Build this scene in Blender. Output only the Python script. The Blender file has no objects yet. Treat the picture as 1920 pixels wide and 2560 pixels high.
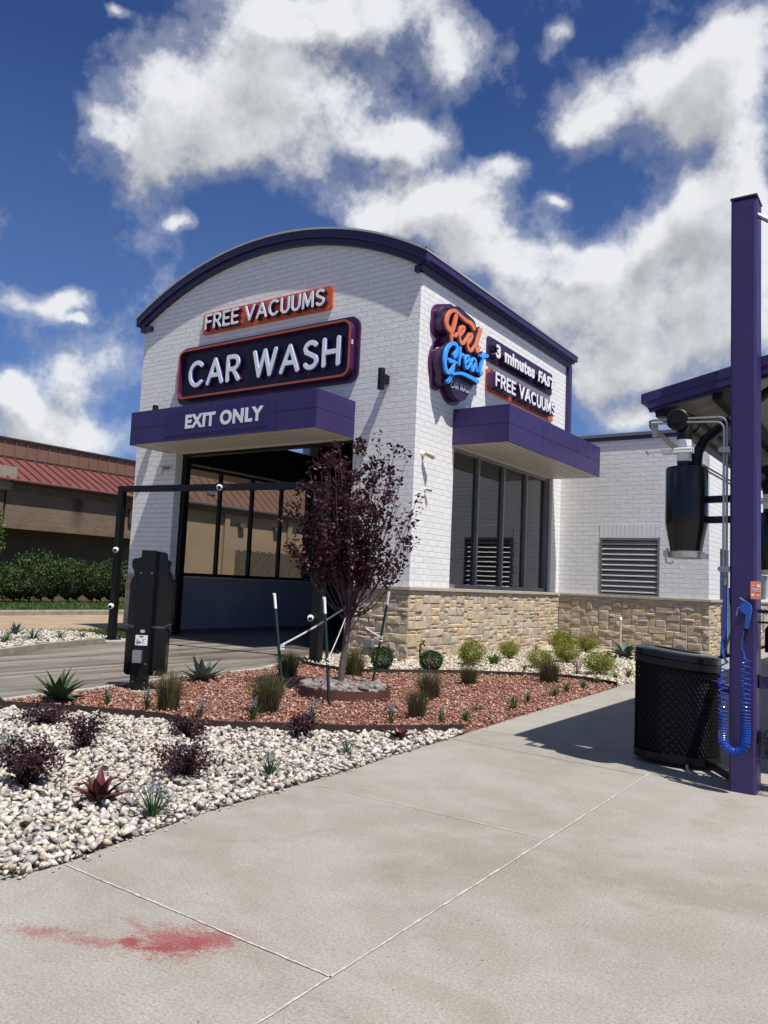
import bpy, math, random
import numpy as np
from math import sin, cos, pi, radians as RAD, sqrt, atan2

S = bpy.context.scene
COL = S.collection

# ------------------------------------------------------------------ camera
CAM = (7.954, -12.376, 1.4)
cr, cu, cf = (0.8229, 0.5665, 0.0437), (0.0148, -0.0985, 0.9950), (-0.5680, 0.8181, 0.0902)
cd = bpy.data.cameras.new("camera")
cam = bpy.data.objects.new("camera", cd); COL.objects.link(cam)
from mathutils import Matrix, Vector
_f = Vector(cf).normalized(); _u = (Vector(cu) - _f * Vector(cu).dot(_f)).normalized(); _r = _f.cross(_u)
cam.matrix_world = Matrix(((_r.x, _u.x, -_f.x, CAM[0]), (_r.y, _u.y, -_f.y, CAM[1]), (_r.z, _u.z, -_f.z, CAM[2]), (0, 0, 0, 1)))
cd.sensor_fit = 'VERTICAL'; cd.sensor_height = 24; cd.sensor_width = 18
cd.lens = 1971.2 / 2560 * 24
cd.clip_start = 0.05; cd.clip_end = 3000
S.camera = cam

# ------------------------------------------------------------------ light
SUN = Vector((1, -0.345, 2.35)).normalized()
sl = bpy.data.lights.new("sun", 'SUN'); sl.energy = 5.0; sl.angle = RAD(0.53); sl.color = (1.0, 0.95, 0.875)
so = bpy.data.objects.new("sun", sl); COL.objects.link(so)
so.rotation_euler = SUN.to_track_quat('Z', 'Y').to_euler(); so.location = (20, -10, 40)
S.view_settings.view_transform = 'Standard'; S.view_settings.look = 'None'
S.view_settings.exposure = 0.36; S.view_settings.gamma = 1

SKY_STRENGTH = 0.057
CLOUDS = [(-0.271, 0.558, 0.111, 0.061), (-0.144, 0.611, 0.131, 0.056), (-0.059, 0.549, 0.101, 0.056), (-0.321, 0.48, 0.061, 0.039), (-0.184, 0.504, 0.106, 0.041), (0.01, 0.528, 0.06, 0.023), (-0.111, 0.656, 0.147, 0.027), (-0.373, 0.503, 0.037, 0.026), (0.053, 0.634, 0.052, 0.042), (0.056, 0.46, 0.092, 0.041), (0.133, 0.497, 0.042, 0.018), (0.094, 0.413, 0.102, 0.048), (0.202, 0.396, 0.066, 0.042), (0.174, 0.354, 0.092, 0.052), (0.002, 0.443, 0.043, 0.022), (0.236, 0.4, 0.03, 0.022), (0.415, 0.612, 0.059, 0.028), (0.329, 0.574, 0.091, 0.031), (0.25, 0.544, 0.045, 0.024), (0.362, 0.525, 0.058, 0.037), (0.404, 0.564, 0.051, 0.039), (0.374, 0.459, 0.054, 0.043), (0.337, 0.413, 0.05, 0.036), (0.416, 0.386, 0.069, 0.064), (0.31, 0.354, 0.109, 0.051), (0.365, 0.306, 0.145, 0.056), (0.273, 0.292, 0.089, 0.04), (0.436, 0.46, 0.031, 0.073), (0.296, 0.209, 0.053, 0.023), (0.244, 0.325, 0.042, 0.028), (0.262, 0.248, 0.036, 0.023), (-0.444, 0.298, 0.047, 0.022), (-0.404, 0.31, 0.027, 0.018), (-0.352, 0.243, 0.051, 0.033), (-0.381, 0.218, 0.033, 0.022), (-0.409, 0.177, 0.07, 0.027), (-0.345, 0.157, 0.068, 0.025), (-0.445, 0.199, 0.031, 0.013), (-0.43, 0.126, 0.085, 0.026), (0.214, 0.467, 0.019, 0.008), (0.194, 0.626, 0.022, 0.011), (-0.367, 0.608, 0.013, 0.006), (-0.277, 0.418, 0.023, 0.011), (-0.387, 0.287, 0.016, 0.005),
          (0.0, 1.22, 1.3, 0.2), (2.4, 1.2, 1.1, 0.2), (-2.2, 1.15, 0.9, 0.2), (0.7, 0.45, 0.2, 0.12), (1.2, 0.3, 0.3, 0.1), (1.9, 0.5, 0.35, 0.15), (2.7, 0.3, 0.3, 0.12), (-0.9, 0.4, 0.25, 0.1), (-1.6, 0.35, 0.3, 0.14), (-2.4, 0.5, 0.4, 0.15), (0.2, 0.95, 0.3, 0.12), (1.6, 1.0, 0.5, 0.12), (-1.4, 0.9, 0.4, 0.1)]  # unseen clouds overhead and behind the camera, added to lift the ambient light


class NT:
    """small helper for node trees"""
    def __init__(self, tree): self.t = tree; self.N = tree.nodes; self.L = tree.links
    def n(self, typ, **kw):
        nd = self.N.new(typ)
        for k, v in kw.items():
            if k == 'ins':
                for i, val in v.items(): self.set(nd.inputs[i], val)
            else: setattr(nd, k, v)
        return nd
    def set(self, sock, v):
        if isinstance(v, bpy.types.NodeSocket): self.L.new(v, sock)
        elif isinstance(v, bpy.types.Node): self.L.new(v.outputs[0], sock)
        else: sock.default_value = v
    def m(self, op, a, b=0.0, c=0.0, clamp=False):
        nd = self.n('ShaderNodeMath', operation=op, use_clamp=clamp)
        for i, v in enumerate((a, b, c)): self.set(nd.inputs[i], v)
        return nd.outputs[0]
    def v(self, op, a, b=(0, 0, 0), c=(0, 0, 0)):
        nd = self.n('ShaderNodeVectorMath', operation=op)
        self.set(nd.inputs[0], a); self.set(nd.inputs[1], b)
        if op == 'MULTIPLY_ADD': self.set(nd.inputs[2], c)
        return nd.outputs['Value'] if op in ('DOT_PRODUCT', 'LENGTH', 'DISTANCE') else nd.outputs[0]
    def mix(self, f, a, b, mode='MIX'):
        nd = self.n('ShaderNodeMix', data_type='RGBA', blend_type=mode)
        self.set(nd.inputs[0], f); self.set(nd.inputs[6], a); self.set(nd.inputs[7], b)
        return nd.outputs[2]
    def mr(self, v, a, b, c=0.0, d=1.0, smooth=False):
        nd = self.n('ShaderNodeMapRange', interpolation_type='SMOOTHSTEP' if smooth else 'LINEAR')
        for i, x in enumerate((v, a, b, c, d)): self.set(nd.inputs[i], x)
        return nd.outputs[0]
    def noise(self, vec, scale, detail=3, rough=0.55, w=0.0):
        nd = self.n('ShaderNodeTexNoise', noise_dimensions='3D')
        self.set(nd.inputs['Vector'], vec); nd.inputs['Scale'].default_value = scale
        nd.inputs['Detail'].default_value = detail; nd.inputs['Roughness'].default_value = rough
        nd.inputs['Distortion'].default_value = w
        return nd.outputs['Fac']
    def ramp(self, f, stops, interp='LINEAR'):
        nd = self.n('ShaderNodeValToRGB'); e = nd.color_ramp.elements; nd.color_ramp.interpolation = interp
        while len(e) < len(stops): e.new(0.5)
        for i, (p, c) in enumerate(stops): e[i].position = p; e[i].color = (*c, 1)
        self.set(nd.inputs[0], f); return nd.outputs[0]


w = bpy.data.worlds.new("World"); S.world = w; w.use_nodes = True
wt = w.node_tree; wt.nodes.clear(); q = NT(wt)
sky = q.n('ShaderNodeTexSky', sky_type='NISHITA', sun_disc=False)
sky.sun_elevation = math.asin(SUN.z); sky.sun_rotation = atan2(SUN.x, SUN.y)
sky.air_density = 1.0; sky.dust_density = 0.25; sky.ozone_density = 2.2; sky.altitude = 200
tc = q.n('ShaderNodeTexCoord')
AZ0 = -0.60719
def cloud_field(vec):
    sp = q.n('ShaderNodeSeparateXYZ', ins={0: vec})
    n1 = q.noise(vec, 10.0, 10, 0.64)
    n2 = q.noise(vec, 4.0, 4, 0.5)
    rx = q.m('SUBTRACT', q.m('MULTIPLY', sp.outputs[0], cos(AZ0)), q.m('MULTIPLY', sp.outputs[1], sin(AZ0)))
    ry = q.m('ADD', q.m('MULTIPLY', sp.outputs[0], sin(AZ0)), q.m('MULTIPLY', sp.outputs[1], cos(AZ0)))
    az = q.m('ARCTAN2', rx, ry)
    el = q.m('ARCSINE', sp.outputs[2])
    cb = q.n('ShaderNodeCombineXYZ', ins={0: az, 1: el}).outputs[0]
    wob = q.n('ShaderNodeTexNoise', ins={'Vector': vec}); wob.inputs['Scale'].default_value = 9; wob.inputs['Detail'].default_value = 7
    cb = q.v('ADD', cb, q.v('MULTIPLY', q.v('SUBTRACT', wob.outputs['Color'], (.5, .5, .5)), (.11, .085, 0)))
    tot = None
    for (a, e, r1, r2) in CLOUDS:
        p = q.v('MULTIPLY_ADD', cb, (1 / r1, 1 / r2, 0), (-a / r1, -e / r2, 0))
        g = q.m('POWER', 0.34, q.v('DOT_PRODUCT', p, p))
        tot = g if tot is None else q.m('ADD', tot, g)
    tot = q.m('MINIMUM', tot, 1.35)
    nz = q.m('ADD', q.m('MULTIPLY', q.m('SUBTRACT', n1, .5), 2.9), q.m('MULTIPLY', q.m('SUBTRACT', n2, .5), 0.7))
    return tot, q.m('ADD', tot, nz)
d0 = q.v('NORMALIZE', tc.outputs['Generated'])
t0_, f0 = cloud_field(d0)
d1 = q.v('NORMALIZE', q.v('ADD', d0, (0.02, -0.005, 0.035)))
t1_, f1 = cloud_field(d1)
mask = q.mr(f0, 0.40, 1.28, smooth=True)
thin = q.mr(f0, 0.16, 0.7, smooth=True)
mask = q.m('MAXIMUM', mask, q.m('MULTIPLY', thin, 0.25))
under = q.mr(q.m('ADD', q.m('MULTIPLY', t1_, .55), q.m('MULTIPLY', f1, .45)), 0.5, 1.55, smooth=True)   # cloud lying between here and the sun
relief = q.mr(q.m('SUBTRACT', f0, f1), -0.55, 0.55, -0.5, 0.5)
lit = q.m('MULTIPLY_ADD', relief, 0.50, q.m('MULTIPLY_ADD', under, -0.44, 0.96), clamp=True)
ccol = q.mix(lit, (4.0, 4.2, 4.65, 1), (11.3, 11.5, 11.9, 1))
sep = q.n('ShaderNodeSeparateXYZ', ins={0: d0})
hor = q.mr(sep.outputs[2], 0.0, 0.55, 1.0, 0.0)
skyc = q.mix(q.m('MULTIPLY', hor, 0.55), q.mix(1.0, sky.outputs[0], (0.47, 0.67, 1.12, 1), 'MULTIPLY'), (2.5, 4.4, 8.8, 1))
fin = q.mix(mask, skyc, ccol)
bg = q.n('ShaderNodeBackground', ins={0: fin, 1: SKY_STRENGTH})
wo = q.n('ShaderNodeOutputWorld', ins={0: bg})
w.cycles.sampling_method = 'MANUAL'; w.cycles.sample_map_resolution = 512

# ------------------------------------------------------------------ materials
def new_mat(name):
    m = bpy.data.materials.new(name); m.use_nodes = True; m.node_tree.nodes.clear()
    k = NT(m.node_tree)
    b = k.n('ShaderNodeBsdfPrincipled'); o = k.n('ShaderNodeOutputMaterial'); k.L.new(b.outputs[0], o.inputs[0])
    return m, k, b

def bump(k, b, h, strength=0.5, dist=0.01):
    n = k.n('ShaderNodeBump'); n.inputs['Strength'].default_value = strength; n.inputs['Distance'].default_value = dist
    k.set(n.inputs['Height'], h); k.L.new(n.outputs[0], b.inputs['Normal']); return n

def MAT(name, c, rough=0.5, metal=0.0, var=0.12, scale=6.0, bmp=0.0, bscale=60.0, spec=0.5, coat=0.0):
    m, k, b = new_mat(name)
    g = k.n('ShaderNodeNewGeometry'); P = g.outputs['Position']
    f = k.noise(P, scale, 5, 0.6)
    lo = tuple(max(0, x * (1 - var)) for x in c) + (1,); hi = tuple(min(1, x * (1 + var)) for x in c) + (1,)
    k.set(b.inputs['Base Color'], k.mix(k.mr(f, .3, .7), lo, hi))
    b.inputs['Metallic'].default_value = metal
    k.set(b.inputs['Roughness'], k.mr(k.noise(P, scale * 3, 3), .3, .7, max(0.02, rough - .07), min(1, rough + .07)))
    b.inputs['Specular IOR Level'].default_value = spec
    b.inputs['Coat Weight'].default_value = coat
    if bmp: bump(k, b, k.noise(P, bscale, 4), bmp, 0.004)
    return m

def island_mat(name, stops, rough=0.8, bmp=0.3, bscale=40, var=0.25, nscale=25, trans=0.0, spec=0.3, obj_var=0.0):
    """each loose piece (stone, leaf) gets its own shade from the ramp"""
    m, k, b = new_mat(name)
    g = k.n('ShaderNodeNewGeometry'); P = g.outputs['Position']
    c = k.ramp(g.outputs['Random Per Island'], stops)
    f = k.noise(P, nscale, 5, 0.65)
    dark = k.mix(1.0, c, (1 - var, 1 - var, 1 - var * 1.05, 1), 'MULTIPLY')
    lite = k.mix(1.0, c, (1 + var * .6, 1 + var * .6, 1 + var * .55, 1), 'MULTIPLY')
    c2 = k.mix(k.mr(f, .3, .7), dark, lite)
    k.set(b.inputs['Base Color'], c2)
    b.inputs['Roughness'].default_value = rough; b.inputs['Specular IOR Level'].default_value = spec
    if bmp: bump(k, b, k.noise(P, bscale, 5, 0.65), bmp, 0.01)
    if trans:
        t = k.n('ShaderNodeBsdfTranslucent'); k.set(t.inputs[0], c2)
        mx = k.n('ShaderNodeMixShader'); mx.inputs[0].default_value = trans
        o = [n for n in k.N if n.type == 'OUTPUT_MATERIAL'][0]
        k.L.new(b.outputs[0], mx.inputs[1]); k.L.new(t.outputs[0], mx.inputs[2]); k.L.new(mx.outputs[0], o.inputs[0])
    return m

def wall_uv(k):
    g = k.n('ShaderNodeNewGeometry')
    sp = k.n('ShaderNodeSeparateXYZ', ins={0: g.outputs['Position']})
    sn = k.n('ShaderNodeSeparateXYZ', ins={0: g.outputs['True Normal']})
    side = k.m('GREATER_THAN', k.m('ABSOLUTE', sn.outputs[0]), 0.6)
    u = k.m('ADD', k.m('MULTIPLY', sp.outputs[1], side), k.m('MULTIPLY', sp.outputs[0], k.m('SUBTRACT', 1.0, side)))
    return g, u, sp.outputs[2]

def brick_mat(name, c1, c2, mortar, bw, rh, ms, rough, bdist, flip=False, zoff=0.0, vary=0.06, off=0.5):
    m, k, b = new_mat(name)
    g, u, v = wall_uv(k); P = g.outputs['Position']
    wob = k.m('MULTIPLY', k.m('SUBTRACT', k.noise(P, 5.0, 4, .6), .5), ms * 1.4)
    v2 = k.m('ADD', k.m('ADD', v, zoff), wob)
    vec = k.n('ShaderNodeCombineXYZ', ins={0: v2 if flip else u, 1: u if flip else v2})
    t = k.n('ShaderNodeTexBrick'); k.L.new(vec.outputs[0], t.inputs['Vector'])
    t.inputs['Scale'].default_value = 1; t.inputs['Brick Width'].default_value = bw; t.inputs['Row Height'].default_value = rh
    t.inputs['Mortar Size'].default_value = ms; t.inputs['Mortar Smooth'].default_value = 0.35
    t.offset = off
    t.inputs['Color1'].default_value = (*c1, 1); t.inputs['Color2'].default_value = (*c2, 1); t.inputs['Mortar'].default_value = (*mortar, 1)
    n = k.noise(P, 3.0, 5, .6)
    col = k.mix(k.mr(n, .3, .75), k.mix(1, t.outputs['Color'], (1 - vary,) * 3 + (1,), 'MULTIPLY'), t.outputs['Color'])
    run = k.noise(k.v('MULTIPLY', P, (2.2, 2.2, .22)), 2.6, 5, .65)
    col = k.mix(k.mr(run, .56, .74, 0, .5 * min(1, vary * 8)), col, k.mix(1, col, (.86, .85, .82, 1), 'MULTIPLY'))
    k.set(b.inputs['Base Color'], col); b.inputs['Roughness'].default_value = rough; b.inputs['Specular IOR Level'].default_value = 0.25
    rough_n = k.m('ADD', k.m('MULTIPLY', k.noise(P, 28, 5, .7), .55), k.m('MULTIPLY', k.noise(P, 9, 3, .6), .5))
    h = k.m('ADD', k.m('MULTIPLY', t.outputs['Fac'], -1.0), rough_n)
    bump(k, b, h, 1.0, bdist)
    return m

M = {}
M['white_brick'] = brick_mat('white_painted_brick', (.83, .83, .82), (.795, .795, .79), (.78, .78, .77), .318, .1137, .010, .6, .012, zoff=-1.365)
M['soldier'] = brick_mat('white_soldier_brick', (.80, .80, .79), (.76, .76, .755), (.72, .72, .71), .36, .107, .010, .6, .008, flip=True, zoff=-2.79, off=0)
M['tan_brick'] = brick_mat('brown_brick', (.20, .135, .095), (.155, .105, .075), (.19, .15, .115), .22, .075, .008, .85, .004, vary=.3)
M['tan_soldier'] = brick_mat('brown_soldier_brick', (.225, .15, .105), (.18, .12, .085), (.17, .13, .10), .2, .075, .008, .85, .004, flip=True, vary=.3, off=0)
M['purple'] = MAT('purple_painted_metal', (.034, .020, .106), .42, 0, .06, 2.0)
M['purple_dark'] = MAT('dark_purple_metal', (.020, .014, .060), .4, 0, .06, 2.0)
M['sign_purple'] = MAT('sign_purple_acrylic', (.030, .009, .050), .35, 0, .05, 2)
M['sign_dark'] = MAT('sign_dark_plum', (.017, .007, .032), .4, 0, .1, 2, spec=.3)
M['sign_plum'] = MAT('sign_plum_return', (.075, .016, .085), .3, 0, .05, 2)
M['banner'] = MAT('purple_vinyl', (.026, .014, .100), .45, 0, .04, 2)
M['orange'] = MAT('orange_sign_paint', (.62, .115, .035), .38, 0, .05, 3)
M['orange_line'] = MAT('orange_line_paint', (.40, .085, .035), .4, 0, .05, 3)
M['orange_face'] = MAT('orange_acrylic', (.72, .20, .085), .3, 0, .04, 3)
M['blue_face'] = MAT('blue_acrylic', (.055, .36, .92), .3, 0, .04, 3)
M['blue_halo'] = MAT('blue_letter_return', (.06, .20, .55), .3, 0, .05, 3)
M['white_face'] = MAT('white_acrylic', (.80, .81, .83), .3, 0, .03, 4)
M['letter_grey'] = MAT('grey_lettering', (.50, .48, .56), .4, 0, .04, 4)
M['soffit'] = MAT('beige_metal_soffit', (.56, .53, .48), .5, 0, .04, 2)
M['roof_grey'] = MAT('light_grey_roof_edge', (.42, .43, .41), .45, .2, .08, 3)
M['cap_grey'] = MAT('grey_coping', (.16, .16, .20), .45, .2, .1, 3)
M['black_metal'] = MAT('black_painted_metal', (.0055, .0055, .0068), .42, 0, .2, 4, spec=.3)
M['black_gloss'] = MAT('black_gloss_plastic', (.004, .004, .005), .2, 0, .2, 2, spec=.35, coat=.12)
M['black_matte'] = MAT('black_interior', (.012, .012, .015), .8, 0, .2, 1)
M['frame_dark'] = MAT('dark_bronze_frame', (.045, .046, .05), .4, .3, .1, 4)
M['alu'] = MAT('grey_aluminium', (.24, .24, .24), .42, .5, .08, 6)
M['alu_light'] = MAT('light_aluminium_slats', (.50, .50, .48), .4, .3, .08, 6)
M['steel'] = MAT('galvanised_steel', (.52, .52, .52), .32, .9, .12, 20)
M['conduit'] = MAT('dull_steel_conduit', (.33, .33, .34), .38, .8, .1, 10)
M['white_plastic'] = MAT('white_plastic', (.80, .80, .78), .35, 0, .04, 10)
M['mesh_black'] = MAT('black_coated_mesh', (.006, .006, .007), .75, 0, .2, 6, spec=.12)
M['lens'] = MAT('black_glass_lens', (.01, .01, .012), .08, 0, .1, 10)
M['beige_plastic'] = MAT('beige_plastic', (.55, .48, .36), .5, 0, .1, 20)
M['interior_panel'] = MAT('blue_grey_wall_panel', (.48, .50, .56), .5, 0, .12, 1.5)
M['canopy_soffit'] = MAT('grey_canopy_soffit', (.34, .33, .30), .5, .1, .06, 3)
M['green_post'] = MAT('dark_green_steel', (.012, .04, .028), .5, 0, .2, 8)
M['strap'] = MAT('white_webbing', (.72, .71, .68), .8, 0, .1, 30)
M['edging'] = MAT('brown_steel_edging', (.045, .030, .026), .6, .3, .35, 9, .2)
M['rust_edging'] = MAT('rust_steel_ring', (.11, .045, .035), .65, .2, .3, 9, .3)
M['bark'] = MAT('grey_brown_bark', (.115, .085, .072), .85, 0, .35, 30, .8, 90)
M['branch'] = MAT('dark_plum_branch', (.085, .055, .055), .8, 0, .3, 30)
M['blue_hose'] = MAT('blue_polyurethane_hose', (.011, .055, .34), .22, 0, .06, 5, coat=.4)
M['blue_gun'] = MAT('blue_plastic', (.02, .09, .42), .35, 0, .1, 10)
M['teal_hose'] = MAT('teal_hose', (.06, .20, .20), .3, 0, .1, 10)
M['red_roof'] = MAT('red_brown_metal_roof', (.145, .047, .040), .5, .1, .12, .8)
M['brown_roof'] = MAT('brown_metal_parapet', (.185, .100, .070), .55, .1, .12, .6)
M['brown_trim'] = MAT('dark_brown_trim', (.055, .036, .028), .5, 0, .15, 2)
M['tan_stucco'] = MAT('tan_stucco', (.44, .33, .225), .9, 0, .10, .8, .2, 40)
M['grey_block'] = MAT('grey_stone_block', (.25, .215, .185), .85, 0, .2, 3, .3, 20)
M['wood_fence'] = MAT('weathered_wood', (.135, .105, .085), .85, 0, .35, 5, .3, 30)
M['blue_bin'] = MAT('blue_bin_plastic', (.03, .13, .32), .5, 0, .1, 3)
M['yellow'] = MAT('yellow_paint', (.55, .38, .03), .5, 0, .15, 6)
M['skylight_red'] = MAT('red_roof_vent', (.55, .12, .06), .5, 0, .1, 5)
M['caulk'] = MAT('white_caulk', (.42, .405, .375), .8, 0, .45, 22)
M['crack'] = MAT('grey_joint', (.17, .16, .145), .9, 0, .5, 14)
M['label_white'] = MAT('white_label', (.75, .76, .80), .5, 0, .03, 8)
M['label_ink'] = MAT('dark_ink', (.05, .06, .12), .6, 0, .1, 8)
M['ledge_stone'] = MAT('cast_stone_ledge', (.40, .35, .30), .85, 0, .22, 14, .8, 30)
M['grout'] = MAT('beige_mortar', (.52, .45, .35), .95, 0, .15, 10, .5, 50)
M['stone'] = island_mat('rough_ashlar_stone', [(0, (.41, .325, .24)), (.18, (.52, .44, .345)), (.36, (.56, .445, .29)), (.5, (.47, .395, .315)), (.66, (.55, .48, .39)), (.8, (.59, .46, .28)), (.9, (.41, .315, .235)), (1, (.53, .455, .365))], .9, .9, 24, .28, 11)
M['white_rock'] = island_mat('white_landscape_rock', [(0, (.20, .20, .205)), (.10, (.36, .34, .315)), (.22, (.52, .48, .435)), (.42, (.60, .545, .50)), (.62, (.66, .605, .56)), (.74, (.46, .375, .27)), (.80, (.57, .51, .43)), (.90, (.32, .315, .325)), (1, (.66, .61, .565))], .9, .5, 90, .46, 34)
M['cream_rock'] = island_mat('cream_landscape_rock', [(0, (.40, .35, .27)), (.3, (.58, .52, .42)), (.6, (.66, .60, .50)), (.85, (.55, .46, .33)), (1, (.62, .57, .49))], .85, .4, 60, .2, 30)
M['red_rock'] = island_mat('terracotta_rock', [(0, (.12, .055, .045)), (.18, (.25, .105, .075)), (.36, (.37, .18, .13)), (.52, (.48, .29, .22)), (.66, (.31, .135, .095)), (.80, (.58, .43, .35)), (.90, (.17, .09, .08)), (1, (.40, .20, .135))], .85, .4, 70, .25, 40)
M['river_stone'] = island_mat('grey_river_stone', [(0, (.10, .085, .085)), (.3, (.18, .155, .15)), (.5, (.24, .21, .20)), (.7, (.19, .14, .13)), (.85, (.29, .265, .25)), (1, (.14, .13, .135))], .6, .2, 40, .15, 30)
M['plum_leaf'] = island_mat('plum_leaves', [(0, (.024, .009, .014)), (.35, (.044, .014, .020)), (.6, (.032, .011, .018)), (.8, (.085, .022, .028)), (.94, (.14, .040, .046)), (1, (.05, .017, .024))], .5, 0, trans=.28, spec=.35)
M['burgundy_leaf'] = island_mat('burgundy_leaves', [(0, (.030, .013, .018)), (.4, (.055, .024, .030)), (.7, (.045, .018, .026)), (.9, (.085, .04, .048)), (1, (.06, .03, .035))], .5, 0, trans=.15, spec=.4)
M['boxwood_leaf'] = island_mat('boxwood_leaves', [(0, (.012, .036, .012)), (.5, (.022, .065, .020)), (.85, (.045, .11, .025)), (1, (.03, .08, .02))], .5, 0, trans=.2)
M['golden_leaf'] = island_mat('yellow_green_leaves', [(0, (.09, .12, .014)), (.3, (.19, .215, .022)), (.6, (.28, .285, .028)), (.85, (.15, .19, .02)), (1, (.36, .35, .045))], .5, 0, trans=.28)
M['hedge_leaf'] = island_mat('hedge_leaves', [(0, (.018, .040, .010)), (.4, (.032, .068, .017)), (.7, (.050, .095, .022)), (.92, (.085, .13, .035)), (1, (.13, .045, .025))], .45, 0, trans=.2)
M['tree_leaf'] = island_mat('bright_green_leaves', [(0, (.035, .075, .014)), (.5, (.07, .13, .025)), (1, (.14, .19, .04))], .5, 0, trans=.3)
M['grass_blade'] = island_mat('dark_olive_grass', [(0, (.035, .042, .018)), (.3, (.07, .08, .030)), (.55, (.105, .105, .045)), (.8, (.17, .145, .075)), (1, (.06, .068, .03))], .6, 0, trans=.15)
M['lawn_blade'] = island_mat('lawn_grass_blades', [(0, (.03, .07, .012)), (.6, (.06, .115, .02)), (1, (.14, .14, .05))], .6, 0, trans=.2)
M['spike_leaf'] = island_mat('bright_green_spiky_leaves', [(0, (.03, .075, .018)), (.5, (.06, .13, .028)), (1, (.12, .20, .05))], .45, 0, trans=.2)
M['dark_spike'] = island_mat('deep_green_leaves', [(0, (.015, .05, .02)), (.5, (.03, .085, .033)), (1, (.06, .12, .05))], .45, 0, trans=.15)
M['blue_flower'] = island_mat('pale_blue_flowers', [(0, (.15, .19, .24)), (.5, (.24, .30, .34)), (1, (.33, .37, .40))], .6, 0, trans=.2)
M['purple_flower'] = island_mat('purple_flowers', [(0, (.20, .05, .25)), (1, (.32, .12, .36))], .6, 0, trans=.2)
M['agave_green'] = island_mat('green_agave_leaves', [(0, (.028, .055, .020)), (.5, (.05, .085, .035)), (1, (.075, .11, .055))], .5, 0, nscale=10)
M['agave_blue'] = island_mat('blue_green_agave_leaves', [(0, (.085, .125, .10)), (.5, (.13, .175, .145)), (1, (.18, .22, .185))], .55, 0, nscale=10)
M['hosta_leaf'] = island_mat('variegated_hosta_leaves', [(0, (.05, .10, .065)), (.5, (.09, .14, .10)), (1, (.22, .26, .20))], .5, 0, nscale=12)
M['maroon_leaf'] = island_mat('maroon_strap_leaves', [(0, (.045, .012, .014)), (.5, (.085, .020, .022)), (1, (.14, .035, .035))], .4, 0, nscale=14)

def glass_mat(name, tint, refl, ior=1.5):
    m = bpy.data.materials.new(name); m.use_nodes = True; m.node_tree.nodes.clear(); k = NT(m.node_tree)
    t = k.n('ShaderNodeBsdfTransparent'); t.inputs[0].default_value = (*tint, 1)
    g = k.n('ShaderNodeBsdfGlossy'); g.inputs['Roughness'].default_value = 0.004; g.inputs[0].default_value = (.95, .97, 1, 1)
    geo = k.n('ShaderNodeNewGeometry')
    gl = k.noise(geo.outputs['Position'], 0.9, 2, .5)
    bp = k.n('ShaderNodeBump'); bp.inputs['Strength'].default_value = .05; bp.inputs['Distance'].default_value = .02
    k.set(bp.inputs['Height'], gl); k.L.new(bp.outputs[0], g.inputs['Normal'])
    c_ = k.m('ABSOLUTE', k.v('DOT_PRODUCT', geo.outputs['Incoming'], geo.outputs['Normal']))
    f = k.m('MULTIPLY_ADD', k.m('POWER', k.m('SUBTRACT', 1.0, c_, clamp=True), 5.0), .6, refl, clamp=True)
    mx = k.n('ShaderNodeMixShader'); k.set(mx.inputs[0], f)
    k.L.new(t.outputs[0], mx.inputs[1]); k.L.new(g.outputs[0], mx.inputs[2])
    o = k.n('ShaderNodeOutputMaterial'); k.L.new(mx.outputs[0], o.inputs[0]); return m
M['glass_dark'] = glass_mat('tinted_window_glass', (.42, .44, .45), .125)
M['glass_clear'] = glass_mat('clear_window_glass', (.70, .69, .67), .012)

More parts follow.
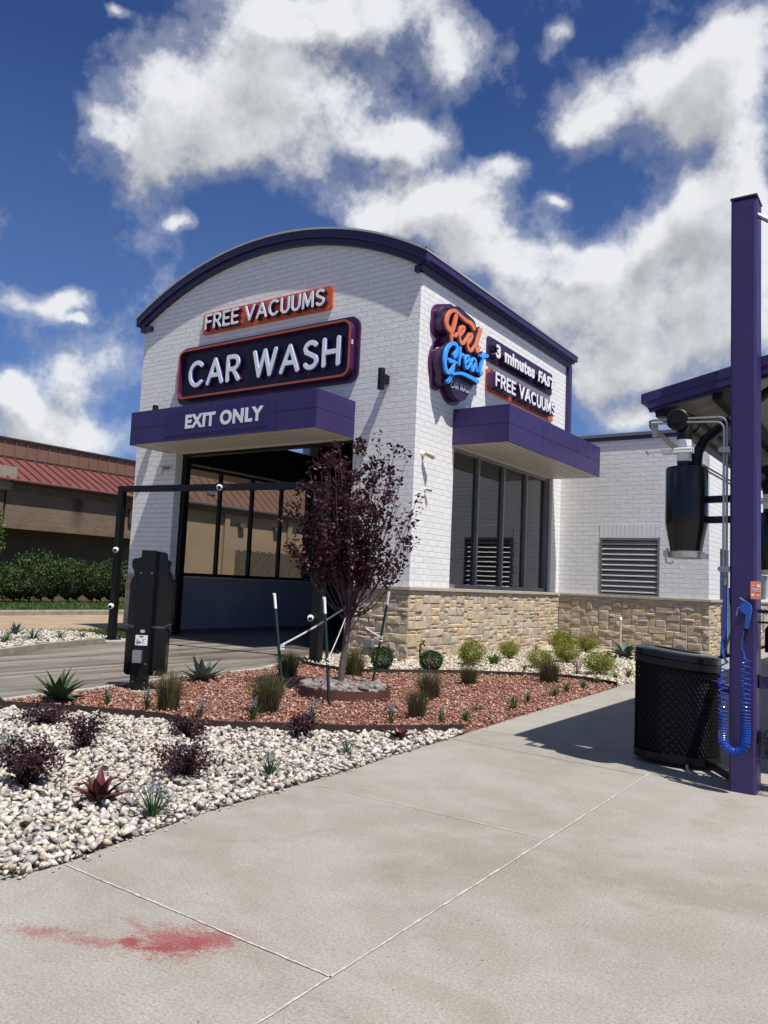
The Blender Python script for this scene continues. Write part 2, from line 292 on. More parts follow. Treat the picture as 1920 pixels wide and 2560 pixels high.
def concrete_mat():
    m, k, b = new_mat('light_concrete'); g = k.n('ShaderNodeNewGeometry'); P = g.outputs['Position']
    big = k.noise(P, .55, 6, .62, .6); mid = k.noise(P, 3.2, 5, .65); fine = k.noise(P, 85, 4, .8); spk = k.noise(P, 38, 2, .5)
    c = k.mix(k.mr(big, .32, .68), (.230, .210, .178, 1), (.310, .296, .267, 1))
    c = k.mix(k.mr(mid, .45, .75, 0, .5), c, (.345, .338, .312, 1))
    c = k.mix(k.mr(fine, .38, .62, 0, 1), k.mix(1, c, (.76, .76, .76, 1), 'MULTIPLY'), k.mix(1, c, (1.22, 1.22, 1.22, 1), 'MULTIPLY'))
    brm = k.noise(k.v('MULTIPLY', P, (1.2, 55, 1)), 1.5, 4, .7)
    c = k.mix(k.mr(brm, .35, .65), k.mix(1, c, (.93, .93, .93, 1), 'MULTIPLY'), c)
    c = k.mix(k.m('MULTIPLY', k.mr(spk, .29, .24), .75), c, (.06, .055, .05, 1))
    c = k.mix(k.m('MULTIPLY', k.mr(k.noise(P, 1.1, 4, .7, 1.2), .55, .72), .42), c, (.19, .155, .105, 1))
    v2 = k.n('ShaderNodeTexVoronoi', feature='F1', ins={'Vector': P}); v2.inputs['Scale'].default_value = 2.1
    drip = k.m('MULTIPLY', k.mr(v2.outputs['Distance'], .075, .02), k.mr(k.noise(P, 1.3, 2), .56, .66))
    c = k.mix(k.m('MULTIPLY', drip, .40), c, (.075, .065, .055, 1))
    # red chalky scuff on the slab
    def ell(cx, cy, ra, rb, rot=0.0):
        ax, ay = cos(.605 + rot), sin(.605 + rot)
        dx = k.v('SUBTRACT', P, (cx, cy, 0))
        a = k.m('DIVIDE', k.v('DOT_PRODUCT', dx, (ax, ay, 0)), ra); bb = k.m('DIVIDE', k.v('DOT_PRODUCT', dx, (-ay, ax, 0)), rb)
        r2 = k.m('ADD', k.m('MULTIPLY', a, a), k.m('MULTIPLY', bb, bb))
        return k.m('SUBTRACT', 1.0, k.m('SQRT', r2))
    # rotated streak coordinates for scratchy texture
    rx = k.v('DOT_PRODUCT', P, (.93, .36, 0)); ry = k.v('DOT_PRODUCT', P, (-.36, .93, 0))
    sv = k.n('ShaderNodeCombineXYZ', ins={0: k.m('MULTIPLY', rx, 6.0), 1: k.m('MULTIPLY', ry, 40.0)}).outputs[0]
    st = k.noise(sv, 1.6, 5, .7); grain = k.noise(P, 70, 4, .75); med = k.noise(P, 14, 4, .6, .8)
    e_main = k.m('MAXIMUM', ell(5.56, -10.19, .23, .16, .15), ell(5.64, -10.11, .15, .12))
    e_core = k.m('MAXIMUM', ell(5.58, -10.245, .15, .045, .1), ell(5.62, -10.17, .10, .07))
    e_core = k.m('MAXIMUM', e_core, ell(5.43, -10.31, .06, .05))
    e_tail = k.m('MAXIMUM', ell(5.12, -10.46, .22, .07, -.1), ell(5.33, -10.39, .2, .06, -.25))
    e_arm = ell(5.36, -10.20, .13, .03, -.75)
    n_all = k.m('ADD', k.m('MULTIPLY', k.m('SUBTRACT', st, .5), 1.3), k.m('ADD', k.m('MULTIPLY', k.m('SUBTRACT', med, .5), 1.5), k.m('MULTIPLY', k.m('SUBTRACT', grain, .5), 3.4)))
    f1 = k.m('MULTIPLY', k.mr(k.m('ADD', e_main, n_all), .0, .65), .8)
    f2 = k.m('MULTIPLY', k.mr(k.m('ADD', e_core, n_all), -.05, .4), .92)
    f3 = k.m('MULTIPLY', k.mr(k.m('ADD', e_tail, n_all), .1, .8), .6)
    f4 = k.m('MULTIPLY', k.mr(k.m('ADD', e_arm, n_all), -.1, .7), .5)
    fr = k.m('MAXIMUM', k.m('MAXIMUM', f1, f2), k.m('MAXIMUM', f3, f4), clamp=True)
    c = k.mix(fr, c, k.mix(k.mr(grain, .35, .65), (.15, .018, .028, 1), (.26, .062, .068, 1)))
    k.set(b.inputs['Base Color'], c); b.inputs['Roughness'].default_value = .88; b.inputs['Specular IOR Level'].default_value = .25
    bump(k, b, k.m('ADD', fine, k.m('MULTIPLY', mid, .6)), .35, .004)
    return m
M['concrete'] = concrete_mat()

def drive_mat():
    m, k, b = new_mat('stained_drive_concrete'); g = k.n('ShaderNodeNewGeometry'); P = g.outputs['Position']
    sp = k.v('MULTIPLY', k.v('ADD', P, k.v('MULTIPLY', P, (0, 0, 0))), (1.6, .12, 1))
    # streaks run along the lane
    a = k.noise(sp, 1.7, 6, .65, .4); bn = k.noise(P, .8, 5, .6); fine = k.noise(P, 90, 3)
    c = k.mix(k.mr(a, .36, .62), (.055, .040, .027, 1), (.22, .20, .168, 1))
    c = k.mix(k.mr(bn, .45, .75, 0, .5), c, (.25, .235, .20, 1))
    c = k.mix(k.mr(fine, .3, .7), k.mix(1, c, (.85, .85, .85, 1), 'MULTIPLY'), c)
    k.set(b.inputs['Base Color'], c)
    k.set(b.inputs['Roughness'], k.mr(a, .35, .6, .55, .9)); bump(k, b, fine, .3, .004); return m
M['drive'] = drive_mat()
M['floor_wet'] = MAT('wet_dark_concrete', (.075, .07, .065), .35, 0, .35, 2, .3, 30)
M['lot'] = MAT('tan_old_pavement', (.285, .215, .145), .9, 0, .18, 1.2, .3, 60)
M['kerb'] = MAT('old_kerb_concrete', (.25, .225, .19), .9, 0, .28, 5, .4, 50)
M['kerb_light'] = MAT('pale_kerb_concrete', (.34, .32, .28), .9, 0, .2, 5, .3, 50)
M['lawn'] = MAT('lawn_soil_green', (.055, .095, .02), .95, 0, .4, 8, .5, 40)
M['soil_red'] = MAT('red_bed_soil', (.17, .075, .05), .95, 0, .3, 12, .5, 60)
M['soil_grey'] = MAT('grey_bed_soil', (.24, .22, .19), .95, 0, .3, 12, .5, 60)
M['ground'] = MAT('distant_ground', (.16, .15, .11), .95, 0, .25, .1)
def stain_mat():
    m, k, b = new_mat('brown_brick_stained'); g, u, v = wall_uv(k); P = g.outputs['Position']
    vec = k.n('ShaderNodeCombineXYZ', ins={0: u, 1: v}); t = k.n('ShaderNodeTexBrick'); k.L.new(vec.outputs[0], t.inputs['Vector'])
    for n_, v_ in (('Scale', 1), ('Brick Width', .22), ('Row Height', .075), ('Mortar Size', .009)): t.inputs[n_].default_value = v_
    t.inputs['Color1'].default_value = (.205, .14, .10, 1); t.inputs['Color2'].default_value = (.155, .105, .075, 1); t.inputs['Mortar'].default_value = (.20, .16, .125, 1)
    n = k.noise(P, .7, 5, .6); c = k.mix(k.mr(n, .3, .75), k.mix(1, t.outputs[0], (.75, .74, .72, 1), 'MULTIPLY'), t.outputs[0])
    d = k.m('ABSOLUTE', k.m('SUBTRACT', u, 9.15))
    n2 = k.m('MULTIPLY', k.m('SUBTRACT', k.noise(P, 2.2, 5, .7), .5), .5)
    f = k.m('MULTIPLY', k.mr(k.m('ADD', d, n2), .38, .06), k.mr(v, 3.1, 4.9, .25, .95))
    c = k.mix(f, c, (.022, .017, .014, 1))
    k.set(b.inputs['Base Color'], c); b.inputs['Roughness'].default_value = .9; bump(k, b, k.m('MULTIPLY', t.outputs['Fac'], -1.0), .8, .004); return m
M['tan_brick_stained'] = stain_mat()

# ------------------------------------------------------------------ mesh helpers
rng = random.Random(7); nrg = np.random.RandomState(11)

class MB:
    def __init__(s): s.v = []; s.f = []
    def add(s, vs, fs):
        o = len(s.v); s.v += [tuple(p) for p in vs]; s.f += [tuple(i + o for i in f) for f in fs]; return s
    def box(s, x0, x1, y0, y1, z0, z1, bev=0.0):
        if bev <= 0:
            vs = [(x, y, z) for z in (z0, z1) for y in (y0, y1) for x in (x0, x1)]
            return s.add(vs, [(0, 2, 3, 1), (4, 5, 7, 6), (0, 1, 5, 4), (2, 6, 7, 3), (0, 4, 6, 2), (1, 3, 7, 5)])
        b = bev  # chamfered along the vertical and top edges
        ring = lambda z, i: [(x0 + b + i, y0 + i, z), (x1 - b - i, y0 + i, z), (x1 - i, y0 + b + i, z), (x1 - i, y1 - b - i, z), (x1 - b - i, y1 - i, z), (x0 + b + i, y1 - i, z), (x0 + i, y1 - b - i, z), (x0 + i, y0 + b + i, z)]
        return s.loft([ring(z0, 0), ring(z1 - b, 0), ring(z1, b * .7)], caps=True)
    def loft(s, rings, caps=True, closed=True):
        n = len(rings[0]); vs = [p for r in rings for p in r]; fs = []
        for k in range(len(rings) - 1):
            for i in range(n if closed else n - 1):
                j = (i + 1) % n; fs.append((k * n + i, k * n + j, (k + 1) * n + j, (k + 1) * n + i))
        if caps and closed: fs.append(tuple(range(n - 1, -1, -1))); fs.append(tuple((len(rings) - 1) * n + i for i in range(n)))
        return s.add(vs, fs)
    def tube(s, pts, r, n=8, caps=True, flat=None):
        """r: number or list"""
        pts = [Vector(p) for p in pts]; rs = r if isinstance(r, (list, tuple)) else [r] * len(pts); rings = []
        ref = None
        for i, p in enumerate(pts):
            t = (pts[min(i + 1, len(pts) - 1)] - pts[max(i - 1, 0)]).normalized()
            if ref is None:
                ref = t.cross(Vector((0, 0, 1)) if abs(t.z) < .9 else Vector((1, 0, 0))).normalized()
            ref = (ref - t * ref.dot(t)).normalized(); b2 = t.cross(ref)
            rings.append([tuple(p + (ref * cos(2 * pi * j / n) + b2 * sin(2 * pi * j / n)) * rs[i]) for j in range(n)])
        return s.loft(rings, caps)
    def lathe(s, c, prof, n=24, axis=(0, 0, 1), caps=True):
        """prof: (r, h) along axis from c"""
        a = Vector(axis).normalized(); u = a.cross(Vector((0, 0, 1)) if abs(a.z) < .9 else Vector((1, 0, 0))).normalized(); v = a.cross(u); c = Vector(c)
        rings = [[tuple(c + a * h + (u * cos(2 * pi * j / n) + v * sin(2 * pi * j / n)) * r) for j in range(n)] for r, h in prof]
        return s.loft(rings, caps)
    def prism(s, poly, fmap, d0, d1):
        """2-D outline (may be concave) extruded between depths d0 and d1"""
        n = len(poly); vs = [fmap(a, b, d0) for a, b in poly] + [fmap(a, b, d1) for a, b in poly]
        fs = [tuple(range(n)), tuple(range(2 * n - 1, n - 1, -1))]
        for i in range(n): j = (i + 1) % n; fs.append((j, i, n + i, n + j))
        return s.add(vs, fs)
    def build(s, name, mat, parent=None, smooth=False, org=None):
        o = org if org is not None else (root_loc(parent) if parent else Vector((0, 0, 0)))
        o = Vector(o)
        me = bpy.data.meshes.new(name)
        me.from_pydata([(x - o.x, y - o.y, z - o.z) for x, y, z in s.v], [], s.f)
        return link_mesh(name, me, mat, parent, smooth, o)

def root_loc(p):
    while p.parent: p = p.parent
    return p.location.copy()

def fix_normals(me):
    import bmesh
    bm = bmesh.new(); bm.from_mesh(me); bmesh.ops.recalc_face_normals(bm, faces=bm.faces); bm.to_mesh(me); bm.free()

def link_mesh(name, me, mat, parent=None, smooth=False, org=(0, 0, 0), fix=True):
    if fix: fix_normals(me)
    me.materials.append(M[mat] if isinstance(mat, str) else mat)
    if smooth:
        me.polygons.foreach_set('use_smooth', [True] * len(me.polygons))
        try: me.set_sharp_from_angle(angle=RAD(40))
        except Exception: pass
    ob = bpy.data.objects.new(name, me); COL.objects.link(ob)
    if parent: ob.parent = parent
    else: ob.location = org
    return ob

def np_mesh(name, V, F, mat, parent=None, smooth=False, org=(0, 0, 0)):
    """fast build from arrays: F is (n,3) or (n,4)"""
    me = bpy.data.meshes.new(name); V = np.asarray(V, np.float32); F = np.asarray(F, np.int32); k = F.shape[1]
    me.vertices.add(len(V)); me.vertices.foreach_set('co', V.ravel())
    me.loops.add(F.size); me.loops.foreach_set('vertex_index', F.ravel())
    me.polygons.add(len(F)); me.polygons.foreach_set('loop_start', np.arange(0, F.size, k, dtype=np.int32)); me.polygons.foreach_set('loop_total', np.full(len(F), k, np.int32))
    me.update(calc_edges=True); me.validate()
    return link_mesh(name, me, mat, parent, smooth, org, fix=False)

def tag(o, label=None, cat=None, group=None, kind=None):
    if label: o['label'] = label
    if cat: o['category'] = cat
    if group: o['group'] = group
    if kind: o['kind'] = kind
    return o

def thing(name, loc, label, cat, group=None):
    o = bpy.data.objects.new(name, None); COL.objects.link(o); o.location = loc; o.empty_display_size = .2
    return tag(o, label, cat, group)

def copy_tree(o, parent=None):
    c = o.copy(); COL.objects.link(c)
    if parent: c.parent = parent
    for ch in list(o.children): copy_tree(ch, c)
    return c

def struct(name, mb, mat): return tag(mb.build(name, mat), kind='structure')

FRONT = lambda a, b, d: (a, -d, b)      # outline on the front wall, depth towards the street
SIDE = lambda a, b, d: (d, a, b)        # outline on the right-hand wall
def rrect(x0, x1, z0, z1, r, n=6):
    out = []
    for cx, cz, a0 in ((x1 - r, z1 - r, 0), (x0 + r, z1 - r, 90), (x0 + r, z0 + r, 180), (x1 - r, z0 + r, 270)):
        for i in range(n + 1): a = RAD(a0 + 90 * i / n); out.append((cx + r * cos(a), cz + r * sin(a)))
    return out
def ring_prism(mb, outer, inner, fmap, d0, d1):
    n = len(outer); vs = [fmap(a, b, d) for d in (d0, d1) for L in (outer, inner) for a, b in L]; fs = []
    for i in range(n):
        j = (i + 1) % n
        fs += [(i, j, n + j, n + i), (2 * n + i, 3 * n + i, 3 * n + j, 2 * n + j), (i, 2 * n + i, 2 * n + j, j), (n + i, n + j, 3 * n + j, 3 * n + i)]
    return mb.add(vs, fs)

# --- lettering: strokes -> distance field -> outline -> extruded mesh
def arc(cx, cy, rx, ry, a0, a1, n=12): return [(cx + rx * cos(RAD(a0 + (a1 - a0) * i / n)), cy + ry * sin(RAD(a0 + (a1 - a0) * i / n))) for i in range(n + 1)]
GLY = {
 'C': (.74, [arc(.40, .5, .40, .5, 48, 312, 18)]), 'A': (.80, [[(0, 0), (.40, 1), (.80, 0)], [(.15, .33), (.65, .33)]]),
 'R': (.62, [[(0, 0), (0, 1), (.30, 1)] + arc(.30, .73, .27, .27, 90, -90, 10) + [(0, .46)], [(.30, .46), (.60, 0)]]),
 'W': (1.10, [[(0, 1), (.27, 0), (.55, 1), (.83, 0), (1.10, 1)]]),
 'S': (.60, [arc(.30, .755, .27, .245, 35, 180, 9) + [(.08, .63), (.30, .52), (.52, .40)] + arc(.30, .25, .28, .25, 10, -150, 11)]),
 'H': (.66, [[(0, 0), (0, 1)], [(.66, 0), (.66, 1)], [(0, .5), (.66, .5)]]), 'F': (.52, [[(0, 0), (0, 1), (.52, 1)], [(0, .5), (.45, .5)]]),
 'E': (.52, [[(.52, 0), (0, 0), (0, 1), (.52, 1)], [(0, .5), (.45, .5)]]), 'V': (.76, [[(0, 1), (.38, 0), (.76, 1)]]),
 'U': (.62, [[(0, 1), (0, .31)] + arc(.31, .31, .31, .31, 180, 360, 10) + [(.62, 1)]]), 'M': (.78, [[(0, 0), (.04, 1), (.39, .12), (.74, 1), (.78, 0)]]),
}
def text_strokes(txt, r, gap=.22, space=.45):
    x = 0; out = []
    for ch in txt:
        if ch == ' ': x += space; continue
        wd, st = GLY[ch]
        out += [[(px + x, py, r) for px, py in s_] for s_ in st]; x += wd + gap + 2 * r * .6
    return out
def fit(st, x0, x1, z0, z1, r):
    """scale stroke skeletons so that the inked letters fill the box; r = half stroke width in metres"""
    xs = [p[0] for s_ in st for p in s_]; ys = [p[1] for s_ in st for p in s_]
    a0, a1, b0, b1 = min(xs), max(xs), min(ys), max(ys)
    return [[(x0 + r + (p[0] - a0) / (a1 - a0) * (x1 - x0 - 2 * r), z0 + r + (p[1] - b0) / (b1 - b0) * (z1 - z0 - 2 * r), r) for p in s_] for s_ in st]
def sdf_grid(strokes, step, pad):
    xs = [p[0] for s_ in strokes for p in s_]; ys = [p[1] for s_ in strokes for p in s_]
    gx = np.arange(min(xs) - pad, max(xs) + pad, step); gy = np.arange(min(ys) - pad, max(ys) + pad, step)
    X, Y = np.meshgrid(gx, gy); D = np.full(X.shape, 9.0)
    for s_ in strokes:
        for (ax, ay, ar), (bx, by, br) in zip(s_[:-1], s_[1:]):
            dx, dy = bx - ax, by - ay; L2 = dx * dx + dy * dy + 1e-12
            t = np.clip(((X - ax) * dx + (Y - ay) * dy) / L2, 0, 1)
            D = np.minimum(D, np.hypot(X - ax - t * dx, Y - ay - t * dy) - (ar + t * (br - ar)))
    return gx, gy, D
def contours(gx, gy, D, lev):
    A = D - lev; A[np.abs(A) < 1e-9] = 1e-9
    ny, nx = A.shape; seg = {}
    ins = A < 0
    mixed = np.argwhere(~((ins[:-1, :-1] == ins[1:, :-1]) & (ins[:-1, :-1] == ins[:-1, 1:]) & (ins[:-1, :-1] == ins[1:, 1:])))
    P = {}
    def ept(k):
        if k not in P:
            i, j, d = k; i2, j2 = (i, j + 1) if d == 0 else (i + 1, j)
            a, b = A[i, j], A[i2, j2]; t = a / (a - b)
            P[k] = (gx[j] + t * (gx[j2] - gx[j]), gy[i] + t * (gy[i2] - gy[i]))
        return k
    for i, j in mixed:
        i = int(i); j = int(j)
        c = [ins[i, j], ins[i, j + 1], ins[i + 1, j + 1], ins[i + 1, j]]
        e = [(i, j, 0), (i, j + 1, 1), (i + 1, j, 0), (i, j, 1)]   # bottom right top left
        ent = [k for k in range(4) if c[k] and not c[(k + 1) % 4]]; ext = [k for k in range(4) if not c[k] and c[(k + 1) % 4]]
        if len(ent) == 1: seg[ept(e[ent[0]])] = ept(e[ext[0]])
        else:
            for k in ent:
                kk = [x for x in ext if x == (k + 3) % 4] or ext
                seg[ept(e[k])] = ept(e[kk[0]])
    loops = []; used = set()
    for st in list(seg):
        if st in used: continue
        L = []; k = st
        while k in seg and k not in used: used.add(k); L.append(P[k]); k = seg[k]
        if len(L) > 5: loops.append(simplify(L))
    return loops
def simplify(L, tol=.0012):
    pts = np.array(L); n = len(pts)
    def rdp(i, j, keep):
        st = [(i, j)]
        while st:
            i, j = st.pop()
            if j - i < 2: continue
            a, b = pts[i], pts[j]; d = b - a; nn = np.hypot(*d) + 1e-12
            q_ = pts[i + 1:j]; dd = np.abs(d[0] * (q_[:, 1] - a[1]) - d[1] * (q_[:, 0] - a[0])) / nn
            m_ = int(dd.argmax())
            if dd[m_] > tol: keep.add(i + 1 + m_); st += [(i, i + 1 + m_), (i + 1 + m_, j)]
    h = n // 2; keep = {0, h, n - 1}; rdp(0, h, keep); rdp(h, n - 1, keep)
    return [tuple(pts[i]) for i in sorted(keep)]
def curve_mesh(name, loops=None, ext=.02, bev=0.0, text=None, offset=0.0, shear=0.0):
    if text is None:
        cu_ = bpy.data.curves.new(name, 'CURVE'); cu_.dimensions = '2D'; cu_.fill_mode = 'BOTH'
        for L in loops:
            s_ = cu_.splines.new('POLY'); s_.points.add(len(L) - 1)
            s_.points.foreach_set('co', [c for x, y in L for c in (x, y, 0, 1)]); s_.use_cyclic_u = True
    else:
        cu_ = bpy.data.curves.new(name, 'FONT'); cu_.body = text; cu_.offset = offset; cu_.shear = shear; cu_.resolution_u = 6; cu_.space_character = 1.0 + offset * 2.2
    cu_.extrude = ext; cu_.bevel_depth = bev; cu_.bevel_resolution = 1
    ob = bpy.data.objects.new(name, cu_); COL.objects.link(ob)
    dg = bpy.context.evaluated_depsgraph_get(); me = bpy.data.meshes.new_from_object(ob.evaluated_get(dg))
    bpy.data.objects.remove(ob); bpy.data.curves.remove(cu_)
    return me
def place2d(name, me, fmap, d, mat, parent, box=None):
    """map mesh (x, y, z=depth) onto a wall; box rescales the outline"""
    n = len(me.vertices); co = np.empty(n * 3, np.float32); me.vertices.foreach_get('co', co); co = co.reshape(-1, 3)
    if box:
        x0, x1, z0, z1 = box; lo = co.min(0); hi = co.max(0)
        co[:, 0] = x0 + (co[:, 0] - lo[0]) / (hi[0] - lo[0]) * (x1 - x0); co[:, 1] = z0 + (co[:, 1] - lo[1]) / (hi[1] - lo[1]) * (z1 - z0)
    o = root_loc(parent)
    out = np.array([Vector(fmap(a, b, d + c)) - o for a, b, c in co.tolist()], np.float32)
    me.vertices.foreach_set('co', out.ravel()); me.update(); me.name = name; me.materials.clear()
    return link_mesh(name, me, mat, parent)
def stroke_sign(name, strokes, fmap, d, ext, bev, mat, parent, off=0.0, step=.006, lev_pad=.05):
    gx, gy, D = sdf_grid(strokes, step, max(p[2] for s_ in strokes for p in s_) + off + lev_pad)
    return place2d(name, curve_mesh(name, contours(gx, gy, D, off), ext, bev), fmap, d, mat, parent)

# ------------------------------------------------------------------ ground and paving
def sheet(name, poly, z, mat):
    return struct(name, MB().add([(x, y, z) for x, y in poly], [tuple(range(len(poly)))]), mat)
EDGE = [(4.5, -40), (4.52, -12.0), (4.53, -10.0), (4.47, -9.6), (4.40, -9.0), (4.37, -8.2), (4.37, -7.4), (4.33, -7.0), (4.29, -5.9), (4.26, -5.4), (4.20, -4.3), (4.15, -2.9), (4.09, -1.2), (4.05, -.3), (4.02, .6), (3.97, 7.0)]
sheet('ground', [(-900, -900), (900, -900), (900, 900), (-900, 900)], -.16, 'ground')
sheet('concrete_apron', EDGE + [(3.97, 40), (60, 40), (60, -40)], 0, 'concrete')
DRIVE_R = [(-1.30, 0), (-1.10, -1.9), (-.46, -3.3), (-.42, -4.96), (-.24, -5.95), (-.13, -6.5), (-.03, -7.5), (.10, -8.1), (1.4, -14), (3.0, -40)]
DRIVE_L = [(-9, -40), (-3.3, -9.0), (-4.11, -5.42), (-4.72, -4.28), (-5.22, -2.81), (-5.33, -2.2), (-6.2, -.7), (-6.75, -.03)]
sheet('exit_drive', DRIVE_R + DRIVE_L, -.004, 'drive')
sheet('tunnel_floor', [(-7.88, .001), (-.3, .001), (-.3, 23.9), (-7.88, 23.9)], .002, 'floor_wet')
sheet('old_parking_lot', [(-15.6, -60), (-8.3, -60), (-8.3, 60), (-15.6, 60)], -.10, 'lot')
sheet('lawn_strip', [(-8.3, -60), (-7.5, -60), (-7.6, -6), (-7.6, -1), (-8.2, .0), (-8.2, 60), (-8.3, 60)], -.06, 'lawn')
sheet('far_lawn', [(-60, -60), (-15.75, -60), (-15.75, 60), (-60, 60)], -.02, 'lawn')
RED = [(-.03, -7.78), (.45, -7.96), (1.1, -7.57), (1.47, -7.43), (1.94, -7.24), (2.35, -7.26), (2.64, -7.12), (3.01, -6.80), (3.28, -6.58), (3.56, -6.38), (3.85, -6.04), (4.25, -5.53)]
RED2 = [(4.04, -.36), (3.51, -.14), (3.09, -.12), (2.52, -.43), (1.72, -1.13), (.8, -2.3), (.36, -2.46), (-.14, -2.42), (-.61, -2.19), (-1.1, -1.75)]
edge_up = [(4.20, -4.3), (4.15, -2.9), (4.09, -1.2)]
RED_POLY = RED + edge_up + RED2 + [(-.50, -3.15), (-.44, -3.85), (-.46, -4.96), (-.28, -5.95), (-.17, -6.4)]
CREAM_POLY = [(-1.25, -1.6)] + RED2[::-1][1:] + [(4.05, -.3), (4.02, .6), (3.97, 7.15), (.03, 7.15), (.03, -.03), (-1.3, -.03)]
WHITE_POLY = [(.6, -9.9), (.45, -8.02)] + RED[2:] + [(4.26, -5.6), (4.29, -5.9), (4.33, -7.0), (4.36, -7.4), (4.36, -8.2), (4.40, -9.0), (4.46, -9.6), (4.52, -10), (4.52, -12.0), (2.5, -12.0)]
WHITE_BED = [(-.05, -7.85)] + RED[1:] + [(4.29, -5.9), (4.33, -7.0), (4.37, -7.4), (4.37, -8.2), (4.40, -9.0), (4.47, -9.6), (4.53, -10), (4.52, -12.0), (4.5, -40), (3.0, -40), (1.4, -14), (.1, -8.1)]
LEFT_POLY = [(-4.02, -6.2), (-4.25, -5.42), (-4.84, -4.28), (-5.36, -2.81), (-5.45, -2.5), (-6.1, -2.0), (-7.55, -2.2), (-7.5, -6.5)]
sheet('red_rock_bed', RED_POLY, -.012, 'soil_red')
sheet('cream_rock_bed', CREAM_POLY, -.016, 'soil_grey')
sheet('white_rock_bed', WHITE_BED, -.020, 'soil_grey')
sheet('left_rock_bed', LEFT_POLY + [(-7.5, -40), (-9.1, -40), (-3.4, -9)], .06, 'soil_grey')

def in_poly(P, poly):
    x, y = P[:, 0], P[:, 1]; c = np.zeros(len(P), bool); n = len(poly)
    for i in range(n):
        (x1, y1), (x2, y2) = poly[i], poly[i - 1]
        m_ = ((y1 > y) != (y2 > y)) & (x < (x2 - x1) * (y - y1) / (y2 - y1 + 1e-12) + x1); c ^= m_
    return c
# kerbs and joints
def strip(mb, pts, wd, z0, z1):
    L = []
    for i, p in enumerate(pts):
        a = Vector(pts[max(i - 1, 0)]); b = Vector(pts[min(i + 1, len(pts) - 1)]); t = (b - a).normalized(); nrm = Vector((-t.y, t.x)) * wd / 2
        L.append((Vector(p) + nrm, Vector(p) - nrm))
    vs = []; 
    for l, r in L: vs += [(l.x, l.y, z0), (r.x, r.y, z0), (r.x, r.y, z1), (l.x, l.y, z1)]
    fs = []
    for i in range(len(L) - 1):
        o = i * 4
        for a in range(4): b = (a + 1) % 4; fs.append((o + a, o + b, o + 4 + b, o + 4 + a))
    fs += [(0, 1, 2, 3), (len(L) * 4 - 1, len(L) * 4 - 2, len(L) * 4 - 3, len(L) * 4 - 4)]
    return mb.add(vs, fs)
struct('drive_kerb', strip(MB(), [(-1.14, -1.95), (-.54, -3.2), (-.48, -3.85), (-.49, -4.96), (-.31, -5.95), (-.19, -6.45), (-.08, -7.5), (.02, -8.1)], .11, -.1, .022), 'kerb_light')
struct('planter_kerb', strip(MB(), [(-3.25, -9.3), (-4.05, -5.9), (-4.2, -5.42), (-4.79, -4.28), (-5.30, -2.86), (-5.40, -2.62)], .13, -.1, .10), 'kerb')
struct('post_pad', MB().box(-6.2, -5.28, -2.6, -1.95, -.1, .05, .02), 'kerb_light')
struct('far_kerb', MB().box(-15.75, -15.58, -60, 60, -.15, .06, .03), 'kerb')
def wobble_line(a, b, n, amp, wd, z):
    a = Vector(a); b = Vector(b); t = (b - a).normalized(); nr = Vector((-t.y, t.x)); vs = []; fs = []
    for i in range(n + 1):
        p = a.lerp(b, i / n) + nr * rng.uniform(-amp, amp); w_ = wd * rng.uniform(.55, 1.35) / 2
        l = p + nr * w_; r = p - nr * w_; vs += [(l.x, l.y, z), (r.x, r.y, z)]
        if i: fs.append((2 * i - 2, 2 * i - 1, 2 * i + 1, 2 * i))
    return vs, fs
for nm, segs, wd, mt in (('caulked_joint', [((6.23, -13), (6.12, -5.93)), ((4.55, -10.0), (6.19, -10.03))], .0085, 'caulk'),
                         ('slab_joint', [((4.31, -5.86), (6.10, -6.0)), ((4.26, -4.32), (7.5, -4.5)), ((4.17, -2.72), (8, -2.9)), ((4.22, -5.25), (6.1, -5.3)), ((4.07, .6), (8, .5)), ((6.14, -5.93), (8.5, -6.12))], .007, 'crack')):
    mb = MB()
    for a, b in segs: mb.add(*wobble_line(a, b, int((Vector(a) - Vector(b)).length / .05), .002, wd, .004))
    struct(nm, mb, mt)
mbp = MB()   # worn pale caulk left in two of the joints
for a, b in (((4.45, -8.02), (6.12, -8.03)), ((4.6, -5.885), (6.05, -5.995))): mbp.add(*wobble_line(a, b, 60, .003, .004, .007))
struct('worn_caulk', mbp, 'caulk')
mbd = MB()
for a, b in (((-3.6, -4.2), (-.5, -6.1)), ((-6.6, -.4), (-1.4, -.35)), ((-5.2, -2.6), (-.6, -3.0))): mbd.add(*wobble_line(a, b, 80, .003, .012, .001))
struct('drive_joint', mbd, 'crack')

# ------------------------------------------------------------------ rocks
def rock_proto(angular, seed, flat=.7):
    r_ = np.random.RandomState(seed); import bmesh
    bm = bmesh.new(); bmesh.ops.create_icosphere(bm, subdivisions=1 if angular else 2, radius=1.0)
    if angular:
        bm.clear()
        P_ = r_.normal(size=(8, 3)); P_ /= np.linalg.norm(P_, axis=1)[:, None]; P_ *= r_.uniform(.72, 1.1, (8, 1)); P_[:, 2] *= flat; P_[:, 0] *= r_.uniform(.85, 1.3)
        for p in P_: bm.verts.new(p)
        bmesh.ops.convex_hull(bm, input=bm.verts)
        for v in [v for v in bm.verts if not v.link_faces]: bm.verts.remove(v)
    else:
        for v in bm.verts:
            n_ = v.co.normalized(); v.co = n_ * (1 + .12 * sin(3 * n_.x + seed) * cos(2.5 * n_.y + seed * 2)); v.co.z *= .62; v.co.x *= 1.2
    bmesh.ops.triangulate(bm, faces=bm.faces); bmesh.ops.recalc_face_normals(bm, faces=bm.faces); bm.verts.index_update()
    V = np.array([v.co[:] for v in bm.verts]); F = np.array([[v.index for v in f.verts] for f in bm.faces]); bm.free(); return V, F
